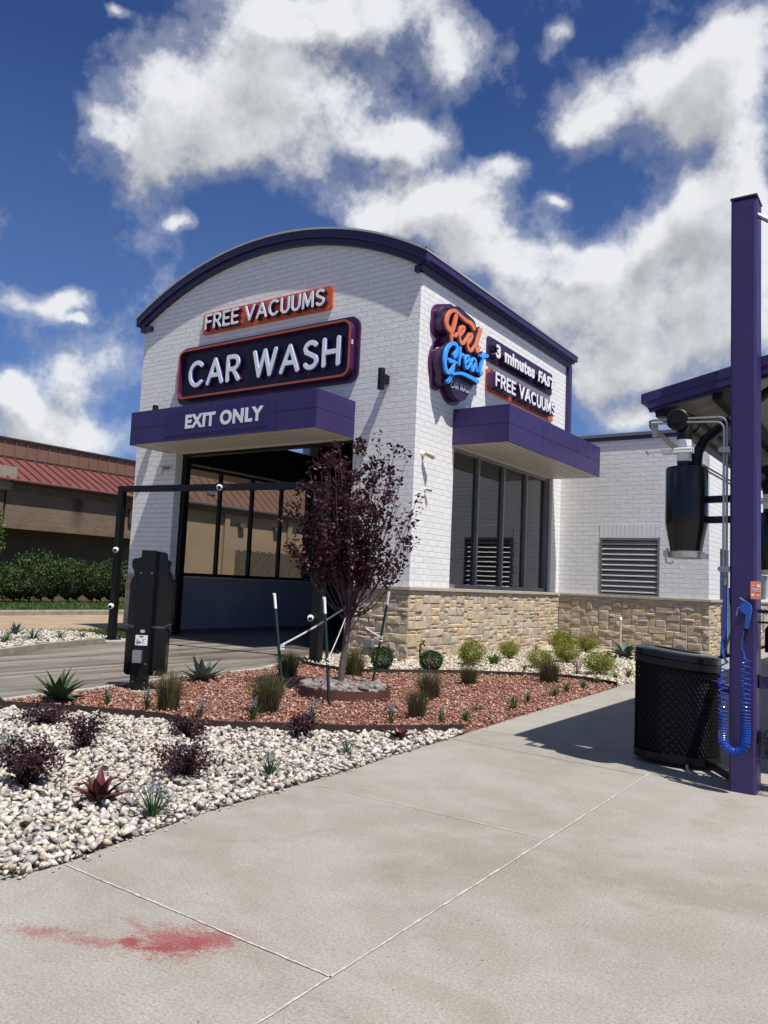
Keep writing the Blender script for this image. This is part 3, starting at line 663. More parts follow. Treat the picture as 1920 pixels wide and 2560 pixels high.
def rot_mats(n, r_):
    q_ = r_.normal(size=(n, 4)); q_ /= np.linalg.norm(q_, axis=1)[:, None]; a, b, c, d = q_.T
    return np.stack([np.stack([1 - 2 * (c * c + d * d), 2 * (b * c - a * d), 2 * (b * d + a * c)], -1), np.stack([2 * (b * c + a * d), 1 - 2 * (b * b + d * d), 2 * (c * d - a * b)], -1), np.stack([2 * (b * d - a * c), 2 * (c * d + a * b), 1 - 2 * (b * b + c * c)], -1)], -2)
def yaw_mats(n, r_, tilt=.35):
    a = r_.uniform(0, 2 * pi, n); c, s_ = np.cos(a), np.sin(a); Z = np.zeros(n); O = np.ones(n)
    Rz = np.stack([np.stack([c, -s_, Z], -1), np.stack([s_, c, Z], -1), np.stack([Z, Z, O], -1)], -2)
    t = r_.normal(0, tilt, n); c, s_ = np.cos(t), np.sin(t); Rx = np.stack([np.stack([O, Z, Z], -1), np.stack([Z, c, -s_], -1), np.stack([Z, s_, c], -1)], -2)
    return Rx @ Rz
def scatter_rocks(name, poly, n, smin, smax, mat, z, layers=1, angular=True, seed=1, flat=.75, keep=None, smooth=False, tilt=.6):
    r_ = np.random.RandomState(seed); lo = np.min(poly, 0); hi = np.max(poly, 0); pts = np.zeros((0, 2))
    while len(pts) < n:
        P_ = r_.uniform(lo, hi, (n * 2, 2)); m_ = in_poly(P_, poly)
        if keep is not None: m_ &= keep(P_, r_)
        pts = np.r_[pts, P_[m_]]
    pts = pts[:n]; protos = [rock_proto(angular, seed * 50 + i, flat) for i in range(14)]; which = r_.randint(0, 14, n)
    sz = smin + (smax - smin) * r_.beta(1.8, 2.6, n); Vs = []; Fs = []; o = 0
    zz = z + sz * .30 + r_.uniform(0, 1, n) ** 2 * .022 * layers
    for k in range(14):
        i = np.where(which == k)[0]
        if not len(i): continue
        V, F = protos[k]; R_ = yaw_mats(len(i), r_, tilt)
        W = np.einsum('nij,vj->nvi', R_, V) * (sz[i] * .5)[:, None, None]; W[:, :, :2] += pts[i][:, None, :]; W[:, :, 2] += zz[i][:, None]
        Vs.append(W.reshape(-1, 3)); Fs.append((F[None] + (np.arange(len(i)) * len(V))[:, None, None]).reshape(-1, 3) + o); o += len(i) * len(V)
    return tag(np_mesh(name, np.concatenate(Vs), np.concatenate(Fs), mat, smooth=smooth), kind='stuff')
near = lambda P_, r_: r_.uniform(0, 1, len(P_)) < 1
scatter_rocks('white_gravel', WHITE_POLY, 16500, .034, .100, 'white_rock', -.012, layers=1.3, seed=3, flat=.6)
scatter_rocks('terracotta_gravel', RED_POLY, 17000, .024, .062, 'red_rock', -.006, layers=1.0, seed=4)
scatter_rocks('cream_gravel', CREAM_POLY, 12500, .035, .085, 'cream_rock', -.010, layers=1.0, seed=5)
scatter_rocks('white_gravel', LEFT_POLY, 3200, .05, .10, 'white_rock', .065, seed=6)
EDGE_OUT = [(4.37, -7.4), (4.37, -8.2), (4.40, -9.0), (4.47, -9.6), (4.53, -10.0), (4.52, -11.2), (4.60, -11.2), (4.61, -10.0), (4.54, -9.6), (4.46, -9.0), (4.42, -8.2), (4.42, -7.4)]
scatter_rocks('stray_gravel', EDGE_OUT, 90, .008, .035, 'white_rock', .002, layers=0, seed=12)
scatter_rocks('stray_gravel', [(4.24, -5.4), (4.13, -2.9), (4.07, -1.2), (4.12, -1.2), (4.19, -2.9), (4.30, -5.4)], 60, .008, .028, 'red_rock', .002, layers=0, seed=13)
scatter_rocks('stray_gravel', [(3.85, -6.0), (4.22, -5.62), (4.27, -5.75), (4.05, -6.1)], 60, .03, .06, 'red_rock', .0, seed=8)

# grass strip beyond the left bed
def blades(n, poly, h0, h1, seed, z, wd=.012):
    r_ = np.random.RandomState(seed); lo = np.min(poly, 0); hi = np.max(poly, 0); P_ = r_.uniform(lo, hi, (n * 4, 2)); P_ = P_[in_poly(P_, poly)][:n]; n = len(P_)
    a = r_.uniform(0, 2 * pi, n); h = r_.uniform(h0, h1, n); l = r_.normal(0, .35, (n, 2)) * h[:, None]
    d = np.c_[np.cos(a), np.sin(a)] * wd
    V = np.stack([np.c_[P_ - d, np.full(n, z)], np.c_[P_ + d, np.full(n, z)], np.c_[P_ + l, z + h]], 1).reshape(-1, 3); F = np.arange(3 * n).reshape(-1, 3); return V, F
V_, F_ = blades(9000, [(-8.4, -8), (-7.55, -8), (-7.6, -2.2), (-6.3, -1.9), (-6.8, -.1), (-8.4, -.1)], .05, .16, 5, -.06)
tag(np_mesh('grass', V_, F_, 'lawn_blade'), kind='stuff')
V_, F_ = blades(16000, [(-23.5, -6), (-15.8, -6), (-15.8, 14), (-23.5, 14)], .05, .13, 6, -.02, .02)
tag(np_mesh('grass', V_, F_, 'lawn_blade'), kind='stuff')

# ------------------------------------------------------------------ the car wash building
B = thing('car_wash_building', (0, 0, 0), 'white painted brick car wash with an arched purple roof edge and stone base', 'building')
CX, CZ = -4.09, .55
def arch(r, x0, x1, n=40, cz=CZ): return [(x0 + (x1 - x0) * i / n, cz + sqrt(max(0, r * r - (x0 + (x1 - x0) * i / n - CX) ** 2))) for i in range(n + 1)]
outl = [(-8.18, 0), (-6.70, 0), (-6.70, 4.262), (-1.45, 4.262), (-1.45, 0), (0, 0)] + arch(8.36, 0, -8.18)
MB().prism(outl, FRONT, 0, -.35).build('front_wall', 'white_brick', B)
def wall_hole(mb, x0, x1, y0, y1, z0, z1, a0, a1, b0, b1):
    """wall along y with a window opening a0..a1, b0..b1"""
    mb.box(x0, x1, y0, a0, z0, z1); mb.box(x0, x1, a1, y1, z0, z1); mb.box(x0, x1, a0, a1, z0, b0); mb.box(x0, x1, a0, a1, b1, z1); return mb
wall_hole(MB(), -.30, 0, .35, 7.5, 0, 7.50, 1.487, 6.62, 1.36, 4.262).build('side_wall', 'white_brick', B)
mb = MB(); x0, x1 = -8.18, -7.88
mb.box(x0, x1, .35, 1.487, 0, 7.5); mb.box(x0, x1, 6.62, 7.5, 0, 7.5); mb.box(x0, x1, 1.487, 6.62, 0, 1.36); mb.box(x0, x1, 1.487, 6.62, 4.262, 5.27)
mb.box(x0, x1, 1.487, 5.0, 5.27, 7.5); mb.box(x0, x1, 6.25, 6.62, 5.27, 7.5); mb.box(x0, x1, 5.0, 6.25, 5.62, 7.5)
mb.build('far_side_wall', 'white_brick', B)
rear = [(-7.88, 0), (-6.7, 0), (-6.7, 3.9), (-1.45, 3.9), (-1.45, 0), (-.30, 0)] + arch(8.3, -.30, -7.88)
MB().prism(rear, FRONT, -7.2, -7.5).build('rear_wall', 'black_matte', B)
# back wall and linings are black: their colour stands in for tunnel shade
mb = MB(); mb.box(-7.876, -7.85, .36, 7.19, .004, 1.33); mb.build('interior_panel', 'interior_panel', B)
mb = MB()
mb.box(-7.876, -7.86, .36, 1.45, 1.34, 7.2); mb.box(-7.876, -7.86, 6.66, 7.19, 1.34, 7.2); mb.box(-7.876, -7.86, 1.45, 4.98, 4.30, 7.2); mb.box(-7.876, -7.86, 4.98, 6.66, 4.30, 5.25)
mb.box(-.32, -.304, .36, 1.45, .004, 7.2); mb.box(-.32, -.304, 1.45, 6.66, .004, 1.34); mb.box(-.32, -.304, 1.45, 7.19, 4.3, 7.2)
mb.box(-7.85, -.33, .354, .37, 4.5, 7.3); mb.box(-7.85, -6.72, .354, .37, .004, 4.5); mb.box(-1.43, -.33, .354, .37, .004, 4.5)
mb.build('interior_shade_lining', 'black_matte', B)
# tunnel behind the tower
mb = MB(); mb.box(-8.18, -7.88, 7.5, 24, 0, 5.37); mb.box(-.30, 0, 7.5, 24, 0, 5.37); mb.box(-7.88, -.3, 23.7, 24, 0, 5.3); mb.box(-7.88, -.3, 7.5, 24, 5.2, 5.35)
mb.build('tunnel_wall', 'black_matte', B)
# roof shell, fascia, eaves
ro = MB(); top = arch(8.405, .20, -8.38); bot = arch(8.365, -8.38, .20); ro.prism(top + bot, FRONT, .17, -7.75)
roof = ro.build('roof', 'roof_grey', B)
mb = MB(); mb.prism(arch(8.37, .18, -8.36) + arch(8.20, -8.36, .18), FRONT, .15, .004); fa = mb.build('roof_fascia', 'purple_dark', roof)
mb = MB(); mb.prism(arch(8.197, .058, -8.24) + arch(8.07, -8.24, .058), FRONT, .10, .002)
mb.box(-.107, .055, -.10, -.002, 7.395, 7.52); mb.box(-8.24, -8.07 + .2, -.10, -.002, 7.395, 7.52)
mb.build('fascia_band', 'purple_dark', roof)
mb = MB(); mb.box(.064, .185, -.145, 7.72, 7.60, 7.765); mb.box(.064, .10, -.14, 7.7, 7.55, 7.60); mb.build('eave_gutter', 'purple', roof)
mb = MB(); mb.box(.003, .06, -.098, 7.62, 7.395, 7.62); mb.build('eave_beam', 'purple_dark', roof)
mb = MB(); mb.box(-8.365, -8.245, -.145, 7.72, 7.60, 7.765); mb.box(-8.24, -8.183, .0, 7.62, 7.395, 7.62); mb.build('eave_gutter', 'purple_dark', roof)
mb = MB(); mb.box(.16, .20, -.17, .10, 7.77, 7.80); mb.build('roof_clip', 'alu', roof)
MB().box(.003, .10, 7.36, 7.56, 5.36, 7.394, .01).build('corner_trim', 'purple', B)
# door frame in the opening
mb = MB(); mb.box(-6.70, -6.55, .20, .34, .003, 4.26); mb.box(-1.60, -1.45, .20, .34, .003, 4.26); mb.box(-6.55, -1.60, .18, .34, 4.20, 4.26)
mb.build('door_frame', 'black_metal', B)
# canopies
def canopy(name, x0, x1, y0, y1, z0, z1, wall, seams_front, seams_side):
    mb = MB(); t = .03
    if wall == 'front':
        mb.box(x0 + t, x1 - t, y0 + t, y1, z0 + .06, z1 - .01)
        g = .008; zm = (z0 + z1) / 2; xs = [x0] + seams_front + [x1]
        pan = MB()
        for a, b in zip(xs[:-1], xs[1:]):
            for c, d in ((z0, zm - g / 2), (zm + g / 2, z1)): pan.box(a + g / 2, b - g / 2, y0, y0 + t - .004, c, d)
        for xx in ((x0, x0 + t - .004), (x1 - t + .004, x1)):
            for c, d in ((z0, zm - g / 2), (zm + g / 2, z1)): pan.box(xx[0], xx[1], y0 + t, y1 - .002, c, d)
    else:
        mb.box(x0, x1 - t, y0 + t, y1 - t, z0 + .06, z1 - .01)
        g = .008; zm = (z0 + z1) / 2; ys = [y0] + seams_side + [y1]; pan = MB()
        for a, b in zip(ys[:-1], ys[1:]):
            for c, d in ((z0, zm - g / 2), (zm + g / 2, z1)):
                if x1 > 0: pan.box(x1 - t + .004, x1, a + g / 2, b - g / 2, c, d)
                else: pan.box(x0, x0 + t - .004, a + g / 2, b - g / 2, c, d)
        for yy in ((y0, y0 + t - .004), (y1 - t + .004, y1)):
            for c, d in ((z0, zm - g / 2), (zm + g / 2, z1)): pan.box(x0 + .002, x1 - t, yy[0], yy[1], c, d)
    core = mb.build(name, 'purple_dark', B)
    pan.build('fascia_panel', 'purple', core)
    sf = MB()
    if wall == 'front':
        n = 9; w_ = (y1 - y0 - 2 * t) / n
        for i in range(n): a = y0 + t + i * w_; sf.box(x0 + t, x1 - t, a + .022, a + w_ - .022, z0 + .004, z0 + .056)
        sf.box(x0 + t, x1 - t, y0 + t, y1 - .002, z0 + .045, z0 + .0585)
    else:
        n = 9; w_ = (x1 - x0 - t) / n
        for i in range(n): a = x0 + i * w_; sf.box(a + .022, a + w_ - .022, y0 + t, y1 - t, z0 + .004, z0 + .056)
        sf.box(x0, x1 - t, y0 + t, y1 - t, z0 + .045, z0 + .0585)
    sf.build('soffit', 'soffit', core)
    return core
canopy('entrance_canopy', -6.877, -1.447, -1.21, -.002, 4.258, 5.0, 'front', [-4.6, -2.45], [])
canopy('window_canopy', .002, 1.265, 1.395, 6.56, 4.258, 5.0, 'side', [], [3.05, 4.95])
canopy('window_canopy', -9.445, -8.182, 1.395, 6.56, 4.258, 5.0, 'side', [], [3.05, 4.95])
# windows
def window(xg, xf0, xf1, glass, fmat):
    y0, y1, z0, z1 = 1.487, 6.46, 1.362, 4.255
    f = MB(); f.box(xf0, xf1, y0, y0 + .07, z0, z1); f.box(xf0, xf1, y1 - .07, y1, z0, z1); f.box(xf0, xf1, y0 + .07, y1 - .07, z0, z0 + .09); f.box(xf0, xf1, y0 + .07, y1 - .07, z1 - .07, z1)
    for i in (1, 2, 3): yy = y0 + (y1 - y0) * i / 4; f.box(xf0 - .003, xf1 + .003, yy - .035, yy + .035, z0 + .09, z1 - .07)
    fr = f.build('window', fmat, B)
    for i in range(4):
        a = y0 + (y1 - y0) * i / 4 + .036; b = y0 + (y1 - y0) * (i + 1) / 4 - .036
        MB().box(xg - .004, xg + .004, a, b, z0 + .091, z1 - .071).build('pane', glass, fr)
    return fr
window(-.13, -.17, -.06, 'glass_dark', 'alu')
window(-8.03, -8.09, -7.98, 'glass_clear', 'frame_dark')
mb = MB(); mb.box(-.28, -.001, 6.46, 6.62, 1.362, 4.258); mb.build('window_jamb', 'alu', B)
mb = MB(); mb.box(-8.17, -7.9, 6.46, 6.615, 1.362, 4.258); mb.build('window_jamb', 'frame_dark', B)
# annex wing on the right
mb = MB(); lx0, lx1, lz0, lz1 = 1.095, 2.572, 1.366, 2.79
mb.box(0.0, lx0, 7.19, 7.49, 0, 5.37); mb.box(lx1, 3.705, 7.19, 7.49, 0, 5.37); mb.box(lx0, lx1, 7.19, 7.49, 0, lz0); mb.box(lx0, lx1, 7.19, 7.49, lz1, 5.37)
mb.box(3.405, 3.705, 7.49, 8.37, 0, 5.37); mb.box(3.405, 3.705, 9.42, 13.1, 0, 5.37); mb.box(3.405, 3.705, 8.37, 9.42, 2.62, 5.37); mb.box(3.405, 3.705, 13.1, 15.6, 0, 1.36); mb.box(3.405, 3.705, 13.1, 15.6, 2.25, 5.37); mb.box(3.405, 3.705, 15.6, 24, 0, 5.37)
mb.build('annex_wall', 'white_brick', B)
MB().box(lx0 - .02, lx1 + .02, 7.183, 7.1895, lz1 + .005, lz1 + .345).build('soldier_course', 'soldier', B)
mb = MB(); mb.box(.101, 3.76, 7.14, 7.55, 5.37, 5.455, .01); mb.box(3.40, 3.76, 7.55, 24.05, 5.37, 5.455, .01); mb.build('coping', 'cap_grey', B)
mb = MB(); mb.box(.102, 3.75, 7.15, 7.188, 5.27, 5.369); mb.box(3.707, 3.745, 7.19, 24, 5.27, 5.369); mb.build('coping_band', 'purple_dark', B)
MB().box(0, 3.4, 7.5, 24, 5.15, 5.25).build('annex_roof', 'roof_grey', B)
lou = MB(); y_ = 7.17
lou.box(lx0, lx0 + .05, y_, 7.3, lz0, lz1); lou.box(lx1 - .05, lx1, y_, 7.3, lz0, lz1); lou.box(lx0 + .05, lx1 - .05, y_, 7.3, lz1 - .05, lz1); lou.box(lx0 + .05, lx1 - .05, y_, 7.3, lz0, lz0 + .04)
lf = lou.build('louver_vent', 'alu', B)
sl_ = MB(); n = 10
for i in range(n):
    z = lz0 + .05 + (lz1 - lz0 - .10) * (i + .15) / n
    vs = [(x, y, zz) for x in (lx0 + .05, lx1 - .05) for y, zz in ((7.185, z), (7.185, z + .022), (7.28, z + .115), (7.285, z + .10))]
    sl_.add(vs, [(0, 1, 2, 3), (7, 6, 5, 4), (0, 4, 5, 1), (1, 5, 6, 2), (2, 6, 7, 3), (3, 7, 4, 0)])
sl_.build('louver_slats', 'alu_light', lf)
MB().box(lx0, lx1, 7.30, 7.32, lz0, lz1).build('louver_backing', 'black_matte', lf)
# purple door and the far window in the annex side
dr = MB(); dr.box(3.56, 3.68, 8.37, 8.44, .003, 2.615); dr.box(3.56, 3.68, 9.35, 9.42, .003, 2.615); dr.box(3.56, 3.68, 8.44, 9.35, 2.54, 2.615)
df = dr.build('door_frame', 'purple', B); dd = MB().box(3.58, 3.63, 8.445, 9.345, .01, 2.535).build('door', 'purple_dark', B)
MB().lathe((3.63, 8.56, 1.2), [(.02, 0), (.02, .05), (.032, .055), (.03, .09)], 12, (1, 0, 0)).tube([(3.70, 8.56, 1.2), (3.70, 8.68, 1.2)], .012).build('door_handle', 'steel', dd, True)
wf = MB(); wf.box(3.60, 3.70, 13.1, 13.18, 1.36, 2.25); wf.box(3.60, 3.70, 15.5, 15.6, 1.36, 2.25); wf.box(3.60, 3.70, 13.18, 15.5, 2.17, 2.25); wf.box(3.60, 3.70, 13.18, 15.5, 1.36, 1.42); wf.box(3.60, 3.70, 14.0, 14.1, 1.42, 2.17)
wf_ = wf.build('window', 'white_plastic', B); MB().box(3.62, 3.63, 13.19, 15.49, 1.43, 2.16).build('pane', 'glass_dark', wf_)

# stone base: every stone cut individually
def ashlar(mb, grout, o, u, n, width, height, seed, unit=.082):
    r_ = random.Random(seed); o = Vector(o); u = Vector(u); n = Vector(n); up = Vector((0, 0, 1))
    nx = max(1, round(width / unit)); nz = max(1, round(height / unit)); cx = width / nx; cz = height / nz
    occ = [[False] * nx for _ in range(nz)]
    for k in range(nz):
        for i in range(nx):
            if occ[k][i]: continue
            wmax = 0
            while i + wmax < nx and not occ[k][i + wmax] and wmax < 8: wmax += 1
            h = r_.choice((1, 1, 1, 2, 2, 2, 2, 3)); ww = r_.choice((2, 2, 3, 4, 4)) if h > 1 else r_.choice((2, 2, 3, 3, 4, 5))
            ww = min(ww, wmax); h = min(h, nz - k)
            if wmax - ww == 1: ww = wmax
            for a in range(h):
                for b in range(ww):
                    if k + a < nz: occ[k + a][i + b] = True
            x0, x1, z0, z1 = i * cx + .004, (i + ww) * cx - .004, k * cz + .004, (k + h) * cz - .004
            d = r_.uniform(.018, .042); e = .011; j = lambda s_=.006: r_.uniform(-s_, s_)
            P3 = lambda a, b, c: tuple(o + u * a + up * b + n * c)
            b0 = [P3(x0, z0, -.005), P3(x1, z0, -.005), P3(x1, z1, -.005), P3(x0, z1, -.005)]
            m0 = [P3(x0 + j(.003), z0 + j(.003), d * .55), P3(x1 + j(.003), z0 + j(.003), d * .55), P3(x1 + j(.003), z1 + j(.003), d * .55), P3(x0 + j(.003), z1 + j(.003), d * .55)]
            t0 = [P3(x0 + e + j(), z0 + e + j(), d + j()), P3(x1 - e + j(), z0 + e + j(), d + j()), P3(x1 - e + j(), z1 - e + j(), d + j()), P3(x0 + e + j(), z1 - e + j(), d + j())]
            c0 = [P3((x0 + x1) / 2 + (x1 - x0) * r_.uniform(-.2, .2), (z0 + z1) / 2 + (z1 - z0) * r_.uniform(-.2, .2), d + r_.uniform(.0, .016))]
            fs = []
            for a in range(4):
                b = (a + 1) % 4; fs += [(a, b, 4 + b, 4 + a), (4 + a, 4 + b, 8 + b, 8 + a), (8 + a, 8 + b, 12)]
            mb.add(b0 + m0 + t0 + c0, fs)
    g = [tuple(o + u * a + up * b + n * .013) for a, b in ((0, 0), (width, 0), (width, height), (0, height))]
    grout.add(g, [(0, 1, 2, 3)])
st = MB(); gr = MB(); ZL = 1.30
for a in (((-1.45, 0, 0), (1, 0, 0), (0, -1, 0), 1.48, ZL, 1), ((0, -.03, 0), (0, 1, 0), (1, 0, 0), 7.19, ZL, 2), ((.03, 7.19, 0), (1, 0, 0), (0, -1, 0), 3.70, ZL, 3), ((3.705, 7.16, 0), (0, 1, 0), (1, 0, 0), 1.20, ZL, 4), ((3.705, 9.43, 0), (0, 1, 0), (1, 0, 0), 10.5, ZL, 5), ((-8.2, 0, 0), (1, 0, 0), (0, -1, 0), 1.50, ZL, 6), ((-6.70, 0, 0), (0, 1, 0), (1, 0, 0), .20, ZL, 7), ((-1.45, .2, 0), (0, -1, 0), (-1, 0, 0), .20, ZL, 8), ((-8.18, 7.4, 0), (0, -1, 0), (-1, 0, 0), 7.4, ZL, 9)):
    ashlar(st, gr, *a)
sb = st.build('stone_base', 'stone', B); gr.build('stone_mortar', 'grout', sb)
lg = MB()
lg.box(-1.50, .07, -.07, -.002, ZL, 1.362, .008); lg.box(.003, .07, .0, 7.12, ZL, 1.362, .008); lg.box(.072, 3.77, 7.12, 7.188, ZL, 1.362, .008); lg.box(3.707, 3.77, 7.19, 8.36, ZL, 1.362, .008); lg.box(3.707, 3.77, 9.43, 20, ZL, 1.362, .008)
lg.box(-8.23, -6.66, -.07, -.002, ZL, 1.362, .008); lg.box(-6.698, -6.64, .0, .19, ZL, 1.362, .008)
lg.build('stone_ledge', 'ledge_stone', B)
# roof vent on the annex
t = thing('roof_vent', (.82, 9.0, 5.25), 'low round red vent cap on the annex roof', 'vent')
MB().lathe((.82, 9, 5.25), [(.12, 0), (.12, .33), (.2, .34), (.22, .42), (.17, .50), (.06, .53)], 20).build('vent_cap', 'skylight_red', t, True)

# ------------------------------------------------------------------ signs
def sign_root(name, loc, label): return thing(name, loc, label, 'sign')
s1 = sign_root('wall_sign', (-4.08, 0, 7.25), 'orange sign reading FREE VACUUMS in white letters under the arched roof')
MB().prism(rrect(-6.02, -2.15, 7.01, 7.52, .09), FRONT, .004, .05).build('sign_panel', 'orange', s1)
fv = fit(text_strokes('FREE VACUUMS', .07), -5.83, -2.26, 7.075, 7.445, .029)
stroke_sign('letter_return', fv, FRONT, .095, .045, 0, 'sign_plum', s1, off=.012)
stroke_sign('letter_outline', fv, FRONT, .145, .004, 0, 'sign_dark', s1, off=.014)
stroke_sign('lettering', fv, FRONT, .158, .006, .003, 'white_face', s1, off=-.003)

s2 = sign_root('wall_sign', (-4.06, 0, 6.07), 'large dark purple sign reading CAR WASH with an orange outline')
MB().prism(rrect(-6.74, -1.39, 5.39, 6.76, .24, 8), FRONT, .004, .06).build('sign_panel', 'sign_purple', s2)
O = rrect(-6.60, -1.50, 5.49, 6.665, .20, 8); I = rrect(-6.555, -1.545, 5.535, 6.62, .16, 8)
mb = MB(); ring_prism(mb, O, I, FRONT, .061, .20); mb.build('sign_rim', 'sign_plum', s2)
mb = MB(); ring_prism(mb, rrect(-6.603, -1.497, 5.487, 6.668, .203, 8), rrect(-6.557, -1.543, 5.533, 6.622, .16, 8), FRONT, .2015, .209); mb.build('sign_outline', 'orange_line', s2)
MB().prism(I, FRONT, .062, .10).build('sign_face', 'sign_dark', s2)
cw = fit(text_strokes('CAR WASH', .075, gap=.24, space=.50), -6.24, -1.76, 5.73, 6.36, .050)
stroke_sign('letter_return', cw, FRONT, .135, .032, 0, 'sign_plum', s2, off=.004)
stroke_sign('letter_trim', cw, FRONT, .174, .006, 0, 'blue_halo', s2, off=.010)
stroke_sign('lettering', cw, FRONT, .187, .006, .003, 'white_face', s2, off=-.005)
mb = MB()
for zc in (6.22, 6.17): mb.box(-1.497, -1.494, -.17, -.12, zc - .018, zc + .018)
mb.build('maker_label', 'label_white', s2)

s3 = sign_root('banner_sign', (-4.15, -1.215, 4.64), 'purple banner reading EXIT ONLY screwed to the entrance canopy')
MB().prism(rrect(-5.66, -2.64, 4.375, 4.91, .01, 2), FRONT, 1.2115, 1.222).build('sign_panel', 'banner', s3)
place2d('lettering', curve_mesh('t', text='EXIT ONLY', ext=.002, offset=.045), FRONT, 1.2255, 'white_face', s3, (-5.04, -2.785, 4.485, 4.79))
mb = MB()
for x in (-5.62, -4.9, -4.15, -3.4, -2.68):
    for z in (4.40, 4.885): mb.lathe((x, -1.2225, z), [(.008, 0), (.008, .004)], 8, (0, -1, 0))
mb.build('screws', 'steel', s3)

s4 = sign_root('wall_sign', (.0, 1.4, 6.1), 'cloud shaped purple sign with orange and blue script above the side window')
feel = [[(0.597, 6.405), (0.499, 6.462), (0.53, 6.628), (0.639, 6.767), (0.807, 6.834), (1.021, 6.807), (1.24, 6.776), (1.48, 6.776), (1.585, 6.725)], [(0.85, 6.736), (0.823, 6.613), (0.78, 6.494), (0.721, 6.354), (0.708, 6.193)], [(0.723, 6.328), (0.861, 6.333), (0.925, 6.414)], [(1.022, 6.397), (1.167, 6.529), (1.197, 6.604), (1.097, 6.593), (1.026, 6.487), (1.018, 6.352), (1.089, 6.265), (1.201, 6.296), (1.302, 6.415)], [(1.302, 6.415), (1.356, 6.331), (1.501, 6.472), (1.533, 6.551), (1.441, 6.54), (1.363, 6.441), (1.347, 6.301), (1.419, 6.216), (1.537, 6.227), (1.66, 6.361)], [(1.9, 6.769), (1.85, 6.646), (1.749, 6.45), (1.711, 6.329), (1.769, 6.275), (1.899, 6.396)]]
great = [[(0.838, 5.931), (0.917, 6.04), (0.91, 6.144), (0.803, 6.17), (0.653, 6.104), (0.534, 5.971), (0.474, 5.782), (0.484, 5.647), (0.552, 5.548), (0.652, 5.552), (0.755, 5.647), (0.829, 5.806)], [(0.642, 5.788), (0.812, 5.807), (0.958, 5.818)], [(0.829, 5.806), (0.775, 5.6), (0.701, 5.443), (0.613, 5.356)], [(0.712, 5.524), (1.104, 5.643), (1.466, 5.661), (1.824, 5.651)], [(1.051, 6.144), (1.043, 6.003), (1.022, 5.803)], [(1.033, 5.903), (1.112, 6.031), (1.202, 6.028)], [(1.266, 5.893), (1.398, 5.99), (1.419, 6.059), (1.327, 6.058), (1.263, 5.946), (1.288, 5.836), (1.381, 5.823), (1.484, 5.931)], [(1.707, 6.062), (1.593, 6.074), (1.527, 5.951), (1.547, 5.829), (1.631, 5.851), (1.713, 6.027), (1.75, 5.881), (1.828, 5.863)], [(2.071, 6.294), (1.985, 6.107), (1.922, 5.905), (1.954, 5.824), (2.027, 5.909)], [(1.881, 6.209), (2.074, 6.242), (2.221, 6.3)]]
def smooth_path(L, n=5):
    P_ = [Vector(L[0])] + [Vector(p) for p in L] + [Vector(L[-1])]; out = []
    for i in range(1, len(P_) - 2):
        p0, p1, p2, p3 = P_[i - 1:i + 3]
        for k in range(n):
            t_ = k / n; out.append(tuple(.5 * ((2 * p1) + (p2 - p0) * t_ + (2 * p0 - 5 * p1 + 4 * p2 - p3) * t_ ** 2 + (3 * p1 - p0 - 3 * p2 + p3) * t_ ** 3)))
    return out + [tuple(L[-1])]
def pen(L, rs):
    P_ = smooth_path(L); m_ = len(P_) - 1; out = []
    for i, p in enumerate(P_):
        t_ = i / m_ * (len(rs) - 1); a = int(min(t_, len(rs) - 2)); out.append((p[0], p[1], rs[a] + (rs[a + 1] - rs[a]) * (t_ - a)))
    return out
fs_ = [pen(L, r_) for L, r_ in zip(feel, ([.062, .05, .036, .034, .042, .062], [.055, .042, .03], [.02, .026, .022], [.03, .036, .034, .042, .02], [.02, .036, .034, .042, .02], [.045, .038, .042, .02]))]
gs_ = [pen(L, r_) for L, r_ in zip(great, ([.06, .042, .036, .05, .048, .036, .03], [.05, .026, .018], [.045, .036, .034], [.022, .036, .044], [.034, .032, .03], [.02, .03, .034], [.022, .03, .028, .036, .02], [.03, .026, .036, .026, .032, .02], [.044, .036, .036, .02], [.026, .03, .034]))]
disc = [[(1.24, 5.56, .42), (1.26, 5.60, .42)]]; allst = fs_ + gs_
big = allst + disc + [[(.62, 6.70, .16), (1.1, 6.86, .16), (1.7, 6.80, .14)], [(.60, 5.95, .10), (.60, 5.40, .10)], [(.9, 6.3, .2), (1.8, 6.3, .2)], [(.8, 5.9, .2), (1.95, 6.0, .2)], [(1.0, 5.65, .2), (1.6, 5.65, .2)]]
stroke_sign('sign_panel', big, SIDE, .027, .022, 0, 'sign_plum', s4, off=.085, step=.012)
stroke_sign('sign_body', big, SIDE, .135, .084, 0, 'sign_purple', s4, off=.012, step=.012)
stroke_sign('script_backing', allst, SIDE, .243, .022, 0, 'sign_dark', s4, off=.028)
stroke_sign('orange_script', fs_, SIDE, .292, .024, .002, 'orange_face', s4, off=-.003)
stroke_sign('blue_script', gs_, SIDE, .300, .024, .002, 'blue_face', s4, off=-.003)
cwl = fit(text_strokes('CAR WASH', .05, gap=.25, space=.4), .865, 1.675, 5.335, 5.485, .0105)
cwl = [[(a, b + .055 * (a - 1.27), r) for a, b, r in L] for L in cwl]
stroke_sign('small_lettering', cwl, SIDE, .228, .006, 0, 'letter_grey', s4, step=.004)
mb = MB(); mb.box(.10, .17, .452, .455, 6.0, 6.02); mb.build('maker_label', 'label_white', s4)

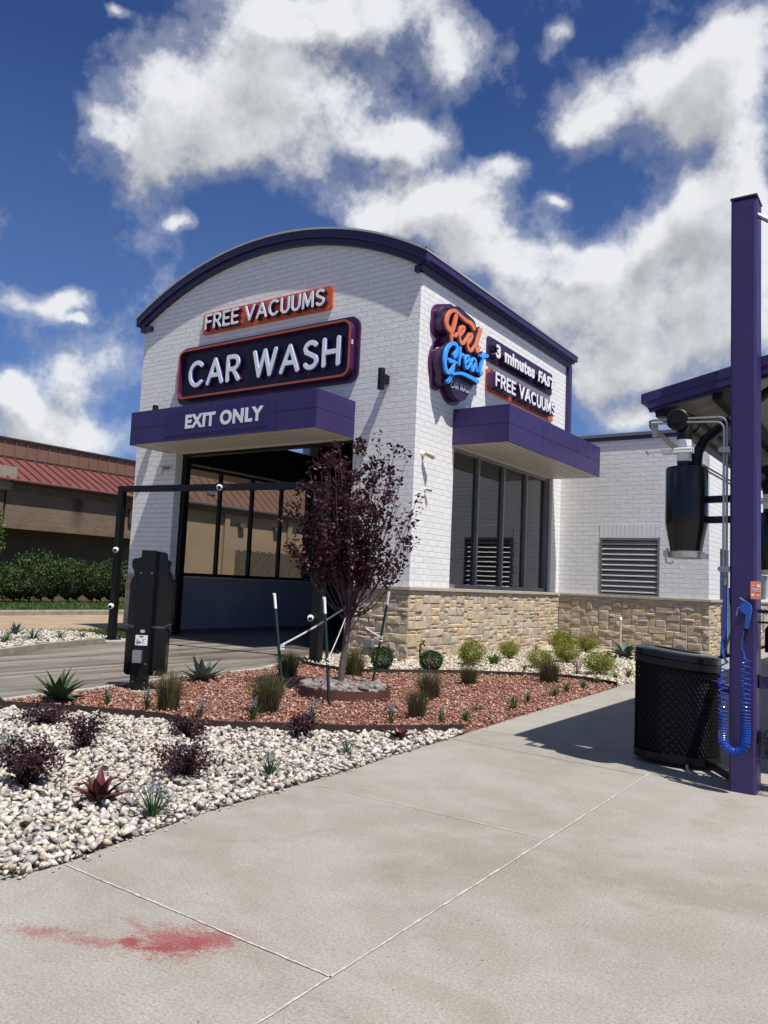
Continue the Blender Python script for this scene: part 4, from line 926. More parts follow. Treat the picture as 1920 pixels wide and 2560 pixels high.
s5 = sign_root('wall_sign', (0, 4.5, 6.65), 'dark purple sign reading 3 minutes FAST beside the script sign')
MB().prism(rrect(2.735, 6.32, 6.375, 6.935, .06), SIDE, .004, .05).build('sign_panel', 'sign_purple', s5)
def letters(root, txt, box, d, off, shear=0.0, back=.05):
    place2d('letter_return', curve_mesh('t', text=txt, ext=back, offset=off + .012, shear=shear), SIDE, d - .012 - back, 'sign_dark', root, (box[0] - .015, box[1] + .015, box[2] - .015, box[3] + .015))
    place2d('lettering', curve_mesh('t', text=txt, ext=.006, offset=off, shear=shear), SIDE, d - .004, 'white_face', root, box)
letters(s5, '3', (2.85, 3.06, 6.455, 6.755), .20, .04)
letters(s5, 'minutes', (3.28, 4.90, 6.455, 6.76), .20, .036)
letters(s5, 'FAST', (5.10, 6.16, 6.46, 6.74), .20, .045, .22)
s6 = sign_root('wall_sign', (0, 4.5, 5.95), 'orange sign reading FREE VACUUMS right above the window canopy')
MB().prism(rrect(2.74, 6.42, 5.715, 6.21, .05), SIDE, .004, .05).build('sign_panel', 'orange', s6)
fv2 = fit(text_strokes('FREE VACUUMS', .06, gap=.24), 2.74, 6.08, 5.775, 6.10, .030)
stroke_sign('letter_return', fv2, SIDE, .147, .095, 0, 'sign_plum', s6, off=.016)
stroke_sign('letter_outline', fv2, SIDE, .246, .003, 0, 'sign_dark', s6, off=.016)
stroke_sign('lettering', fv2, SIDE, .256, .006, .003, 'white_face', s6, off=-.003)

# ------------------------------------------------------------------ things fixed to the walls
def sconce(loc, label):
    x, z = loc; t = thing('wall_light', (x, 0, z), label, 'wall light', 'cylinder wall lights on the front wall')
    MB().lathe((x, -.20, z - .21), [(.055, 0), (.068, .004), (.07, .02), (.07, .40), (.066, .418), (.05, .42)], 20).build('lamp_body', 'black_metal', t, True)
    MB().box(x - .055, x + .055, -.14, -.002, z - .06, z + .10).build('bracket', 'black_metal', t)
    MB().lathe((x, -.20, z - .212), [(.05, 0), (.05, .003)], 16).build('lamp_lens', 'lens', t)
sconce((-.70, 5.33), 'black cylinder wall light right of the big entrance sign')
sconce((-7.33, 5.22), 'black cylinder wall light on the left pier above the canopy')
def bullet(loc, axis, label, n=(1, 0, 0), s_=1.0, mt='beige_plastic', nm='security_camera', cat='camera'):
    t = thing(nm, loc, label, cat); L = Vector(loc); n = Vector(n); a = Vector(axis).normalized()
    MB().lathe(L, [(.055 * s_, .002), (.055 * s_, .03 * s_), (.02 * s_, .04 * s_), (.02 * s_, .10 * s_)], 14, n).build('mount', 'white_plastic', t, True)
    c = L + n * .11 * s_
    MB().lathe(c - a * .05 * s_, [(.02 * s_, 0), (.045 * s_, .02 * s_), (.06 * s_, .17 * s_), (.058 * s_, .20 * s_)], 16, a).build('housing', mt, t, True)
    MB().lathe(c + a * .151 * s_, [(.05 * s_, 0), (.045 * s_, .004)], 16, a).build('lens', 'lens' if mt != 'beige_plastic' else 'beige_plastic', t)
    return t
bullet((0, .28, 3.90), (.6, .75, -.35), 'beige flood lamp on the sunny side wall left of the window canopy', nm='flood_lamp', cat='lamp')
bullet((0, .42, 3.235), (.6, .6, -.2), 'small grey camera on the side wall below the flood lamp', s_=.55, mt='alu')
bullet((-6.86, 0, 3.90), (-.9, -.45, -.05), 'small grey camera on the left pier under the entrance canopy', (0, -1, 0), .75, mt='alu')
t = thing('junction_box', (-7.22, 0, 3.86), 'small white junction box on the left pier beside a camera', 'junction box')
MB().box(-7.31, -7.13, -.06, -.002, 3.77, 3.95, .01).build('box_body', 'white_plastic', t); MB().box(-7.30, -7.14, -.068, -.061, 3.78, 3.94).build('cover', 'white_plastic', t)
t = thing('utility_box', (-.80, -.05, .26), 'grey utility box with a pipe elbow on the stone pier', 'utility box')
MB().box(-.90, -.69, -.13, -.042, .20, .34, .01).build('box_body', 'alu', t); MB().tube([(-.80, -.09, .20), (-.80, -.09, .0)], .022, 10).build('pipe', 'alu', t, True)
t = thing('garden_tap', (.05, .41, .25), 'old brass garden tap with a pipe on the stone wall', 'tap')
MB().tube([(.045, .41, .30), (.12, .41, .30)], .016).tube([(.12, .41, .30), (.15, .41, .26)], .014).build('spout', 'edging', t, True)
MB().lathe((.10, .41, .32), [(.008, 0), (.008, .03), (.035, .032), (.035, .045)], 12).build('tap_handle', 'edging', t, True)
MB().tube([(.055, .38, .29), (.055, .38, .0)], .012).build('pipe', 'edging', t, True)
t = thing('standpipe', (1.72, 7.0, 0), 'thin white plastic standpipe with a cap beside the variegated plant', 'pipe')
MB().tube([(1.72, 6.95, -.02), (1.72, 6.95, .78)], .028, 14).build('pipe', 'beige_plastic', t, True); MB().lathe((1.72, 6.95, .76), [(.036, 0), (.036, .06), (.025, .075)], 14).build('pipe_cap', 'white_plastic', t, True)
t = thing('guide_rail', (-2.4, 1.6, 0), 'low yellow guide rail inside the dark tunnel', 'rail')
MB().tube([(-1.9, .7, .08), (-1.9, 6.5, .08)], .05, 10).build('rail', 'yellow', t, True); mb = MB()
for y in (.8, 2.5, 4.2, 5.9): mb.box(-1.95, -1.85, y, y + .08, .003, .06)
mb.build('rail_foot', 'black_metal', t)
t = thing('mop_stand', (-2.0, .9, 0), 'grey slanted stand with a white knob just inside the tunnel', 'stand')
mb = MB().tube([(-1.75, .62, .78), (-1.95, .66, .02)], .035, 8); mb.tube([(-1.75, .62, .78), (-1.72, .78, .02)], .02, 8); mb.build('stand_leg', 'alu', t, True)
MB().lathe((-1.75, .62, .74), [(.03, 0), (.06, .03), (.065, .08), (.04, .12)], 14).build('knob', 'white_plastic', t, True)

# ------------------------------------------------------------------ clearance gantry with cameras
g = thing('clearance_gantry', (-5.5, -2.33, 0), 'black square tube gantry spanning the exit drive', 'gantry')
GL, GR = (-5.50, -2.33), (-.76, -1.69)
def sq_tube(mb, a, b, h, up=(0, 0, 1)):
    a = Vector(a); b = Vector(b); t_ = (b - a).normalized(); s_ = t_.cross(Vector(up)).normalized(); v_ = s_.cross(t_); R_ = []
    for p in (a, b): R_.append([tuple(p + s_ * i * h + v_ * j * h) for i, j in ((-1, -1), (1, -1), (1, 1), (-1, 1))])
    return mb.loft(R_)
dirg = Vector((GR[0] - GL[0], GR[1] - GL[1], 0)).normalized()
sq_tube(MB(), (GL[0], GL[1], .05), (GL[0], GL[1], 3.13), .062, dirg).build('post', 'black_metal', g)
sq_tube(MB(), (GR[0], GR[1], .0), (GR[0], GR[1], 3.13), .085, dirg).build('post', 'black_metal', g)
a_ = Vector((GL[0], GL[1], 3.07)) + dirg * .063; b_ = Vector((GR[0], GR[1], 3.07)) - dirg * .087
sq_tube(MB(), a_, b_, .06).build('crossbar', 'black_metal', g)
for gx_, gy_, s_ in ((GL[0], GL[1], .13), (GR[0], GR[1], .16)):
    mb = MB().box(gx_ - s_, gx_ + s_, gy_ - s_, gy_ + s_, .002 if gx_ > -2 else .051, .075 if gx_ < -2 else .03)
    for i in (-1, 1):
        for j in (-1, 1): mb.lathe((gx_ + i * s_ * .75, gy_ + j * s_ * .75, .03 if gx_ > -2 else .075), [(.014, 0), (.014, .05)], 8)
    mb.build('base_plate', 'black_metal', g)
def dome(loc, label):
    t = thing('dome_camera', loc, label, 'camera', 'white dome cameras on the gantry'); L = Vector(loc); a = Vector((.62, -.75, -.12)).normalized()
    MB().lathe(L, [(.045, 0), (.054, .025), (.057, .065), (.049, .10), (.038, .12)], 20, a).build('housing', 'white_plastic', t, True)
    MB().lathe(L + a * .108, [(.036, 0), (.034, .02), (.019, .034), (.003, .038)], 18, a).build('lens', 'lens', t, True)
dome((-5.46, -2.40, 1.84), 'white dome camera halfway up the left gantry post')
dome((-5.48, -2.40, .72), 'white dome camera near the foot of the left gantry post')
dome((-2.98, -2.06, 3.06), 'white dome camera under the middle of the gantry crossbar')
dome((-.84, -1.79, .76), 'white dome camera low on the right gantry post behind the tree')

# ------------------------------------------------------------------ back of the pay station sign
k_ = thing('pay_station', (.21, -6.14, 0), 'black sign cabinet on a post seen from behind beside the drive', 'pay station')
ax = Vector((.823, .567, 0)).normalized(); ny = Vector((.567, -.823, 0))   # across, towards viewer
def PS(a, b, d): p = Vector((.21, -6.14, 0)) + ax * a + ny * d; return (p.x, p.y, b)
def pilot(a): return a
prof_up = [(-.21, .80), (-.185, .775), (-.02, .775), (.23, .775), (.30, .80), (.305, .86), (.305, 1.26), (.30, 1.30), (.255, 1.345), (.245, 1.40), (.225, 1.43), (.22, 1.49), (.235, 1.53), (.215, 1.56), (.185, 1.575), (.185, 1.62), (.165, 1.655), (.12, 1.665), (-.02, 1.668), (-.06, 1.665), (-.065, 1.60), (-.10, 1.59), (-.14, 1.575), (-.185, 1.57), (-.205, 1.53), (-.20, 1.47), (-.175, 1.42), (-.165, 1.37), (-.185, 1.335), (-.205, 1.29)]
MB().prism(prof_up, PS, .0, -.16).build('upper_cabinet', 'black_gloss', k_)
MB().prism(rrect(-.215, .275, .185, .745, .05), PS, .0, -.13).build('lower_cabinet', 'black_gloss', k_)
MB().prism([(-.105, -.02), (.10, -.02), (.10, 1.672), (-.065, 1.672), (-.10, 1.0)], PS, .09, .002).build('post', 'black_metal', k_)
mb = MB()
for a, b in ((-.07, .12), (.07, .11), (-.06, 1.40), (.07, 1.40), (.07, .33)): mb.lathe(PS(a, b, .09), [(.008, 0), (.008, .005)], 8, ny)
mb.build('bolts', 'steel', k_)
MB().prism(rrect(-.07, .075, .545, .665, .008, 3), PS, .091, .094).build('label', 'label_white', k_)
mb = MB()
for i, (a, b, wd) in enumerate(((-.03, .648, .055), (-.015, .636, .03), (-.06, .616, .03), (-.06, .598, .045), (-.06, .585, .06), (-.06, .577, .06), (-.06, .569, .06), (-.06, .557, .03), (.015, .616, .014), (.015, .606, .014), (.015, .596, .014), (.015, .586, .014), (.015, .574, .014), (.015, .562, .014), (.038, .618, .014), (.038, .563, .014))): mb.prism([(a, b), (a + wd, b), (a + wd, b + .004 + (.006 if i == 0 else 0)), (a, b + .004 + (.006 if i == 0 else 0))], PS, .0945, .0955)
mb.build('label_print', 'label_ink', k_)
MB().prism(rrect(-.018, .035, .695, .727, .004, 2), PS, .091, .094).build('tag', 'beige_plastic', k_)
MB().prism(rrect(-.075, .03, .345, .49, .004, 2), PS, .091, .15).build('switch_box', 'steel', k_)
MB().tube([PS(.16, .20, .01), PS(.15, .23, .02), PS(.18, .245, .02), PS(.14, .17, .02), PS(.20, .19, .01)], .003, 5).build('wire', 'beige_plastic', k_)
MB().box(-.0, .42, -6.32, -5.96, -.02, .02, .01).build('footing', 'kerb', k_)

# ------------------------------------------------------------------ planting bed edging
e1 = MB(); strip(e1, RED, .012, -.03, .085); t = tag(e1.build('steel_edging', 'edging'), 'dark brown steel edging between white and red rock', 'edging')
e2 = MB(); strip(e2, RED2, .012, -.03, .075); t = tag(e2.build('steel_edging', 'edging'), 'dark steel edging curving between red and cream rock', 'edging')

# ------------------------------------------------------------------ plum tree with stakes
rg = thing('tree_ring', (2.0, -4.48, 0), 'round rusty steel ring around the foot of the plum tree', 'tree ring')
RC = (2.00, -4.48); RR = .575
mb = MB(); n = 56; ring_prism(mb, [(RC[0] + RR * cos(2 * pi * i / n), RC[1] + RR * .94 * sin(2 * pi * i / n)) for i in range(n)], [(RC[0] + (RR - .012) * cos(2 * pi * i / n), RC[1] + (RR - .012) * .94 * sin(2 * pi * i / n)) for i in range(n)], lambda a, b, d: (a, b, d), -.03, .13)
mb.build('steel_band', 'rust_edging', rg)
cpoly = [(RC[0] + (RR - .04) * cos(2 * pi * i / 40), RC[1] + (RR - .04) * .94 * sin(2 * pi * i / 40)) for i in range(40)]
scatter_rocks('river_cobbles', cpoly, 620, .055, .125, 'river_stone', .065, layers=2.6, angular=False, seed=9, smooth=True, tilt=.45)
TX, TY = 1.84, -4.34
tr = thing('plum_tree', (TX, TY, 0), 'young purple leaf plum tree staked in a ring of cobbles', 'tree')
r_ = random.Random(5); trunk = MB(); limbs = MB(); tips = []
trunk.tube([(TX, TY, -.02), (TX + .02, TY + .01, .35), (TX + .035, TY + .02, .65), (TX + .06, TY + .04, .92)], [.046, .041, .038, .034], 12)
VX = Vector((.823, .567, 0)); VY = Vector((-.567, .823, 0))
def quad_leaves(P_, N_dir, L, wd, r_, fold=.25):
    """diamond leaves: P base points (n,3), N_dir axis directions (n,3)"""
    n = len(P_); a = N_dir / (np.linalg.norm(N_dir, axis=1)[:, None] + 1e-9); b = np.cross(a, r_.normal(size=(n, 3))); b /= np.linalg.norm(b, axis=1)[:, None] + 1e-9; c = np.cross(a, b)
    L = L[:, None]; wd = wd[:, None]
    V = np.stack([P_, P_ + a * L * .45 + b * wd * .5 + c * wd * fold, P_ + a * L, P_ + a * L * .45 - b * wd * .5 + c * wd * fold], 1).reshape(-1, 3)
    i = np.arange(n)[:, None] * 4; F = np.concatenate([i + np.array([[0, 1, 2]]), i + np.array([[0, 2, 3]])], 0); return V, F
r_ = random.Random(5); LP = []; LD = []
limbs = MB()
def limb(p0, p1, sag, r0, r1, n=7):
    p0 = Vector(p0); p1 = Vector(p1); out = []
    for i in range(n + 1):
        t_ = i / n; p = p0.lerp(p1, t_); out.append(p + Vector(sag) * (4 * t_ * (1 - t_)))
    limbs.tube(out, [r0 + (r1 - r0) * i / n for i in range(n + 1)], 6); return out
def leaf_at(p, d, n, spread):
    for _ in range(n):
        LP.append((p.x + r_.gauss(0, spread), p.y + r_.gauss(0, spread), p.z + r_.gauss(0, spread))); LD.append((d.x + r_.gauss(0, .9), d.y + r_.gauss(0, .9), d.z * .5 + r_.gauss(0, .8)))
specs = []
for i in range(27):
    ang = i * 2.399 + r_.uniform(-.3, .3); k = sqrt((i + .6) / 27)
    rad = .80 * k; top = 3.02 - .95 * k ** 2.2 + r_.uniform(-.12, .14)
    specs.append((ang, rad, top))
specs += [(.05, .70, 3.03), (.2, .55, 3.1), (-.1, .35, 3.12), (3.1, .55, 2.85), (2.9, .72, 2.25), (.0, .84, 2.45), (.1, .80, 1.85), (-.2, .66, 1.55), (3.3, .62, 1.75)]
for ang, rad, top in specs:
    tip = Vector((TX, TY, 0)) + VX * (rad * cos(ang)) + VY * (rad * sin(ang) * .85) + Vector((0, 0, top))
    zb = .80 + .32 * r_.random(); base = Vector((TX + .045, TY + .03, zb))
    out = limb(base, tip, (tip - base) * .0 + Vector((r_.uniform(-.04, .04), r_.uniform(-.04, .04), -.10 - .18 * rad)), .014, .003, 9)
    for j in range(2, len(out)):
        d = (out[j] - out[j - 1]).normalized(); t_ = j / (len(out) - 1)
        right = (out[j] - Vector((TX, TY, 0))).dot(VX)
        dens = (1.02 if right < .28 else .5)
        if out[j].z > 1.42 or t_ > .85: leaf_at(out[j], d, int((5.5 if right < .28 else 2.6) + r_.random()), .04)
        for s_ in range(2):
            if r_.random() < .75 and out[j].z > 1.32:
                sd = (d + Vector((r_.gauss(0, .75), r_.gauss(0, .75), r_.gauss(.25, .5)))).normalized(); ln = r_.uniform(.12, .34) * (1 - .3 * t_)
                e_ = out[j] + sd * ln
                tw = limb(out[j], e_, (0, 0, -.01), .0042, .0016, 3)
                for q_ in tw[1:]: leaf_at(q_, sd, max(1, int(r_.uniform(5, 9.5) * dens)), .032)
for sx, sz in ((.12, 1.2),):   # low shoots from the trunk
    e_ = Vector((TX, TY, 0)) + VX * (sx * 3) + Vector((0, 0, 1.38)); tw = limb((TX + .03, TY + .02, .72), e_, (0, 0, -.06), .009, .002, 5)
    for q_ in tw[3:]: leaf_at(q_, Vector((0, 0, 1)), 5, .03)
trunk = MB(); trunk.tube([(TX - .02, TY, -.02), (TX - .01, TY + .01, .35), (TX + .02, TY + .02, .65), (TX + .04, TY + .03, .88), (TX + .05, TY + .03, 1.1)], [.047, .042, .039, .035, .02], 12)
tk = trunk.build('trunk', 'bark', tr, True); limbs.build('limbs', 'branch', tk, True)
nr_ = np.random.RandomState(3); LP = np.array(LP); LD = np.array(LD); n = len(LP)
V_, F_ = quad_leaves(LP - np.array([TX, TY, 0]), LD, nr_.uniform(.046, .080, n), nr_.uniform(.031, .050, n), nr_)
np_mesh('crown', V_, F_, 'plum_leaf', tr)
def tpost(b, top, label):
    t = thing('stake', (b[0], b[1], 0), label, 'stake', 'steel stakes around the plum tree'); B0 = Vector((b[0], b[1], -.05)); T0 = Vector(top); d = (T0 - B0).normalized()
    s_ = VX; n_ = d.cross(s_).normalized()
    def tsec(mb, p0, p1):
        R_ = []
        for p in (p0, p1): R_.append([tuple(p + s_ * a + n_ * b_) for a, b_ in ((-.018, 0), (.018, 0), (.018, -.005), (.004, -.005), (.004, -.030), (-.004, -.030), (-.004, -.005), (-.018, -.005))])
        return mb.loft(R_)
    L = (T0 - B0).length; mid = B0 + d * (L - .19)
    tsec(MB(), B0, mid).build('post', 'green_post', t)
    tsec(MB(), mid, T0).build('white_tip', 'white_plastic', t)
    mb = MB()
    for i in range(16): p = B0 + d * (.12 + i * .058) + n_ * .0; mb.lathe(p + n_ * .0, [(.005, 0), (.005, .006)], 6, n_)
    mb.build('studs', 'steel', t); return t
tpost((1.47, -5.01), (1.25, -5.03, 1.22), 'dark green stake with a white tip left of the plum tree')
tpost((2.34, -5.2), (2.20, -5.22, 1.215), 'dark green stake with a white tip in front of the tree ring')
tpost((1.42, -3.07), (1.63, -3.05, 1.29), 'dark green stake with a white tip behind the plum tree to the right')
def strap_(a, b, label):
    t = thing('tree_strap', a, label, 'strap', 'white webbing straps of the plum tree'); a = Vector(a); b = Vector(b)
    mb = MB(); sd = Vector((0, 0, .011)); nn = (b - a).cross(sd).normalized() * .002; pts = [a.lerp(b, i / 6) - Vector((0, 0, .015 * sin(pi * i / 6))) for i in range(7)]
    mb.loft([[tuple(p + sd + nn), tuple(p + sd - nn), tuple(p - sd - nn), tuple(p - sd + nn)] for p in pts]); mb.build('webbing', 'strap', t)
    mb = MB()
    for k in range(4): mb.tube([a + Vector((.026 * cos(x * pi / 4), .026 * sin(x * pi / 4), -.02 * k + .01 * sin(x + k * 2))) for x in range(9)], .006, 5)
    mb.build('knot', 'strap', t, True)
strap_((1.42, -5.02, .60), (TX + .02, TY - .0, 1.08), 'white strap tying the plum tree to the left stake')
strap_((2.30, -5.21, .52), (TX + .03, TY, .98), 'white strap tying the plum tree to the front stake')
strap_((1.53, -3.06, .64), (TX + .04, TY + .02, .98), 'white strap tying the plum tree to the rear stake')

# ------------------------------------------------------------------ bed plants
def ribbon(V, F, base, az, L, wd, lift, droop, fold, seg=5, tip=.08, wpk=.35):
    """strap leaf: rises at angle lift and bends down by droop; v-shaped section"""
    d = np.array([cos(az), sin(az), 0]); s_ = np.array([-sin(az), cos(az), 0]); p = np.array(base, float); a = lift; o = len(V)
    for i in range(seg + 1):
        t_ = i / seg; ww = wd * (max(tip, sin(pi * min(1, (t_ * .5 / wpk) if t_ < wpk else .5 + .5 * (t_ - wpk) / (1 - wpk)))) if i else .55) / 2
        up = np.array([0, 0, 1]) * cos(a) - d * sin(a)
        V += [tuple(p + s_ * ww + up * fold * ww), tuple(p), tuple(p - s_ * ww + up * fold * ww)]
        if i: k = o + 3 * i; F += [(k - 3, k - 2, k + 1, k), (k - 2, k - 1, k + 2, k + 1)]
        p = p + (d * cos(a) + np.array([0, 0, 1]) * sin(a)) * (L / seg); a -= droop / seg
def strap_plant(name, part_, n, L, wd, lift, droop, mat, seed, fold=.5, rad=.02, seg=5, wpk=.35):
    r_ = random.Random(seed); V = []; F = []
    for i in range(n):
        k = i / max(1, n - 1); lf = lift[0] + (lift[1] - lift[0]) * k + r_.uniform(-.12, .12); az = i * 2.399 + r_.uniform(-.25, .25)
        ribbon(V, F, (rad * cos(az), rad * sin(az), -.01), az, L * r_.uniform(.8, 1.1), wd * r_.uniform(.85, 1.15), lf, droop * r_.uniform(.6, 1.3), fold, seg, wpk=wpk)
    return np.array(V), np.array(F)
def grass_mesh(seed, n=760, h=.36, spread=.62):
    r_ = np.random.RandomState(seed); a = r_.uniform(0, 2 * pi, n); lean = np.abs(r_.normal(0, spread, n)); H_ = h * r_.uniform(.6, 1.12, n); b = .115 * r_.uniform(0, 1, n) ** .6; lean = lean * (.35 + 1.2 * b / .115); V = []; F = []
    for i in range(n):
        d = np.array([cos(a[i]), sin(a[i]), 0]); s_ = np.array([-d[1], d[0], 0]); p0 = d * b[i]; le = lean[i]; o = len(V)
        for k in range(4):
            t_ = k / 3; p = p0 + d * le * H_[i] * .55 * t_ ** 1.7 + np.array([0, 0, H_[i] * (t_ - .25 * le * .6 * t_ * t_)]); w_ = .0026 * (1 - t_ * .75)
            V += [tuple(p + s_ * w_), tuple(p - s_ * w_)]
            if k: F.append((o + 2 * k - 2, o + 2 * k - 1, o + 2 * k + 1, o + 2 * k))
    return np.array(V), np.array(F)
def bush_mesh(seed, n, rx, rz, leaf, lumps=7, up=.4, shell=.55, rough=.14):
    """leafy ball sitting on the ground: a bumpy dome filled with small leaves"""
    r_ = np.random.RandomState(seed); d = r_.normal(size=(n, 3)); d /= np.linalg.norm(d, axis=1)[:, None]
    B_ = r_.normal(size=(lumps, 3)); B_[:, 2] = np.abs(B_[:, 2]) * .8; B_ /= np.linalg.norm(B_, axis=1)[:, None]
    bumpy = 1 + rough * (np.exp(-((1 - d @ B_.T) / .12)).max(1) * 1.6 - .9) + r_.normal(0, rough * .5, n)
    q_ = d * (bumpy * (shell + (1 - shell) * r_.uniform(0, 1, n) ** .45))[:, None]
    P_ = np.c_[q_[:, 0] * rx, q_[:, 1] * rx, (q_[:, 2] * .56 + .46) * rz]; k = P_[:, 2] > -.02; P_ = P_[k]; d = d[k]; n = len(P_)
    D = d * .25 + r_.normal(0, .8, (n, 3)); D[:, 2] += up * .6
    return quad_leaves(P_, D, leaf * r_.uniform(.7, 1.25, n), leaf * .55 * r_.uniform(.7, 1.2, n), r_)
def loro_mesh(seed, h, rad, shoots=16):
    """arching burgundy shrub: shoots set with pairs of leaves"""
    r_ = random.Random(seed); LP_ = []; LD_ = []; mb = MB()
    for i in range(shoots):
        az = i * 2.399 + r_.uniform(-.4, .4); k = r_.uniform(.3, 1.0); tip = Vector((rad * k * cos(az), rad * k * sin(az), h * (r_.uniform(.55, 1.0) if i % 4 else 1.05) * (1.08 - .55 * k))); pts = []
        for j in range(9):
            t_ = j / 8; p = Vector((tip.x * t_, tip.y * t_, tip.z * (1 - (1 - t_) ** 1.7))); pts.append(p)
        mb.tube(pts, [.004 - .003 * j / 8 for j in range(9)], 5)
        for j in range(1, 9):
            d = (pts[j] - pts[j - 1]).normalized()
            for s_ in range(7):
                LP_.append(tuple(pts[j] + Vector((r_.gauss(0, .020), r_.gauss(0, .020), r_.gauss(0, .016))))); LD_.append((d.x * .6 + r_.gauss(0, .7), d.y * .6 + r_.gauss(0, .7), .25 + r_.gauss(0, .5)))
    nr2 = np.random.RandomState(seed); n = len(LP_); V, F = quad_leaves(np.array(LP_), np.array(LD_), nr2.uniform(.022, .040, n), nr2.uniform(.014, .024, n), nr2); return V, F, mb
def flower_spikes(seed, n, h, rad, nb=18, size=.0085):
    r_ = random.Random(seed); LP_ = []; LD_ = []
    for i in range(n):
        az = r_.uniform(0, 6.28); k = r_.uniform(.2, 1) * rad; H_ = h * r_.uniform(.78, 1.1)
        for j in range(nb):
            t_ = .52 + .48 * j / nb; s_ = 1.15 - t_ * .6
            for _ in range(4): LP_.append((k * cos(az) * t_ * 1.4 + r_.gauss(0, .0055 * s_), k * sin(az) * t_ * 1.4 + r_.gauss(0, .0055 * s_), H_ * t_)); LD_.append((r_.gauss(0, 1), r_.gauss(0, 1), .4))
    nr2 = np.random.RandomState(seed); n = len(LP_); return quad_leaves(np.array(LP_), np.array(LD_), nr2.uniform(.8, 1.3, n) * size, nr2.uniform(.6, 1, n) * size, nr2)

PROTO = {}
def plant(kind, name, maker, x, y, s_, rot, label, cat, group=None, z=.02, sz=None):
    """first call builds the plant, later calls copy it with its parts"""
    if kind not in PROTO: o = PROTO[kind] = maker(name)
    else: o = copy_tree(PROTO[kind])
    o.location = (x, y, z); o.rotation_euler = (0, 0, rot); o.scale = (s_, s_, sz if sz else s_)
    tag(o, label, cat, group); return o
def simple(VF, mat): return lambda nm: np_mesh(nm, VF[0], VF[1], mat)
def flowering(n, L, lift, droop, wd, mat, fl, fmat, seed):
    def mk(nm):
        o = bpy.data.objects.new(nm, None); COL.objects.link(o)
        V, F = strap_plant(nm, 'leaves', n, L, wd, lift, droop, mat, seed, .3, .008, 4); np_mesh('leaves', V, F, mat, o)
        if fl: V, F = flower_spikes(seed, *fl); np_mesh('flower_spikes', V, F, fmat, o)
        return o
    return mk
# agaves
AG = strap_plant('', '', 22, .40, .115, (.10, 1.35), .30, None, 3, .55, .03, 6, .3)
plant('agave_g', 'agave', simple(AG, 'agave_green'), .36, -7.32, .80, .4, 'big dark green agave behind the front steel edging', 'agave', sz=.95)
AB = strap_plant('', '', 21, .40, .118, (.0, 1.35), -.05, None, 4, .5, .03, 6, .3)
plant('agave_b', 'agave', simple(AB, 'agave_blue'), -.05, -4.93, .92, .1, 'large pale blue green agave on red rock beside the drive', 'agave', sz=.86)
plant('agave_b', 'agave', None, -6.84, -3.57, .62, 1.4, 'blue green agave in the white rock strip beyond the drive', 'agave', z=.09)
# strappy green plants in the far strip
SP = strap_plant('', '', 34, .30, .022, (.25, 1.4), .8, None, 6, .4, .02, 5)
plant('spk', 'strap_leaf_plant', simple(SP, 'dark_spike'), -5.51, -4.02, 1.0, .3, 'dark green strappy plant right of the far agave', 'plant', z=.09)
plant('spk', 'strap_leaf_plant', None, -5.65, -3.38, .7, 1.3, 'small sparse green plant in the far white rock strip', 'plant', z=.09)
plant('spk', 'strap_leaf_plant', None, -5.72, -2.85, .65, 2.3, 'smallest green plant near the left gantry post', 'plant', z=.09)
SPY = strap_plant('', '', 34, .24, .018, (.5, 1.45), .5, None, 16, .4, .02, 5)
plant('spy', 'strap_leaf_plant', simple(SPY, 'spike_leaf'), -5.28, -4.66, .95, .0, 'yellow green tuft left of the far agave', 'plant', z=.09)
# fountain grasses
GM = [grass_mesh(21), grass_mesh(22)]
GG = 'tufts of dark ornamental grass'
for i, (x, y, h, w_, lab) in enumerate(((1.48, -6.79, .38, .95, 'olive grass tuft on red rock right of the black sign cabinet'), (2.21, -6.11, .40, 1.15, 'tall olive grass tuft left of the tree ring on red rock'), (.39, -3.72, .38, 1.15, 'dark grass tuft behind the left tree stake'), (.86, -2.76, .43, 1.1, 'brownish grass tuft behind the plum trunk'), (3.48, -5.17, .29, .8, 'short grass tuft right of the tree ring nearest the path'), (2.82, -3.82, .33, 1.05, 'round grass tuft right of the tree ring behind a shorter one'), (2.48, -2.17, .27, .9, 'grass tuft in front of the first yellow green shrub'), (3.15, -.85, .36, 1.2, 'dark grass tuft against the rear steel edging'))):
    plant('grass%d' % (i % 2), 'grass_tuft', simple(GM[i % 2], 'grass_blade'), x, y, w_, i * 1.3, lab, 'ornamental grass', GG, sz=h / .36)
# pale blue flowering tufts along the front edging
FB = flowering(16, .17, (.9, 1.5), .35, .014, 'spike_leaf', (6, .20, .03), 'blue_flower', 31)
GB = 'blue flowering tufts along the front edging'
for i, (x, y, h, lab) in enumerate(((.90, -7.11, .18, 'blue flowering tuft in front of the black sign post'), (1.39, -6.99, .20, 'blue flowering tuft left of the first grass tuft'), (2.07, -6.89, .17, 'blue flowering tuft behind a burgundy shrub at the edging bend'), (2.51, -6.62, .21, 'blue flowering tuft left of the tall olive grass'), (2.86, -6.14, .17, 'blue flowering tuft in front of the front tree stake'), (3.51, -5.69, .18, 'blue flowering tuft near the maroon plant by the edging'), (3.86, -5.30, .16, 'blue flowering tuft nearest the right end of the front edging'))):
    plant('fb', 'flower_tuft', FB, x, y, h / .19, i * 1.1, lab, 'flower', GB)
FP = flowering(40, .22, (.65, 1.45), .45, .010, 'dark_spike', (5, .22, .05, 16, .009), 'blue_flower', 33)
GP = 'grassy plants with pale flowers in the white rock'
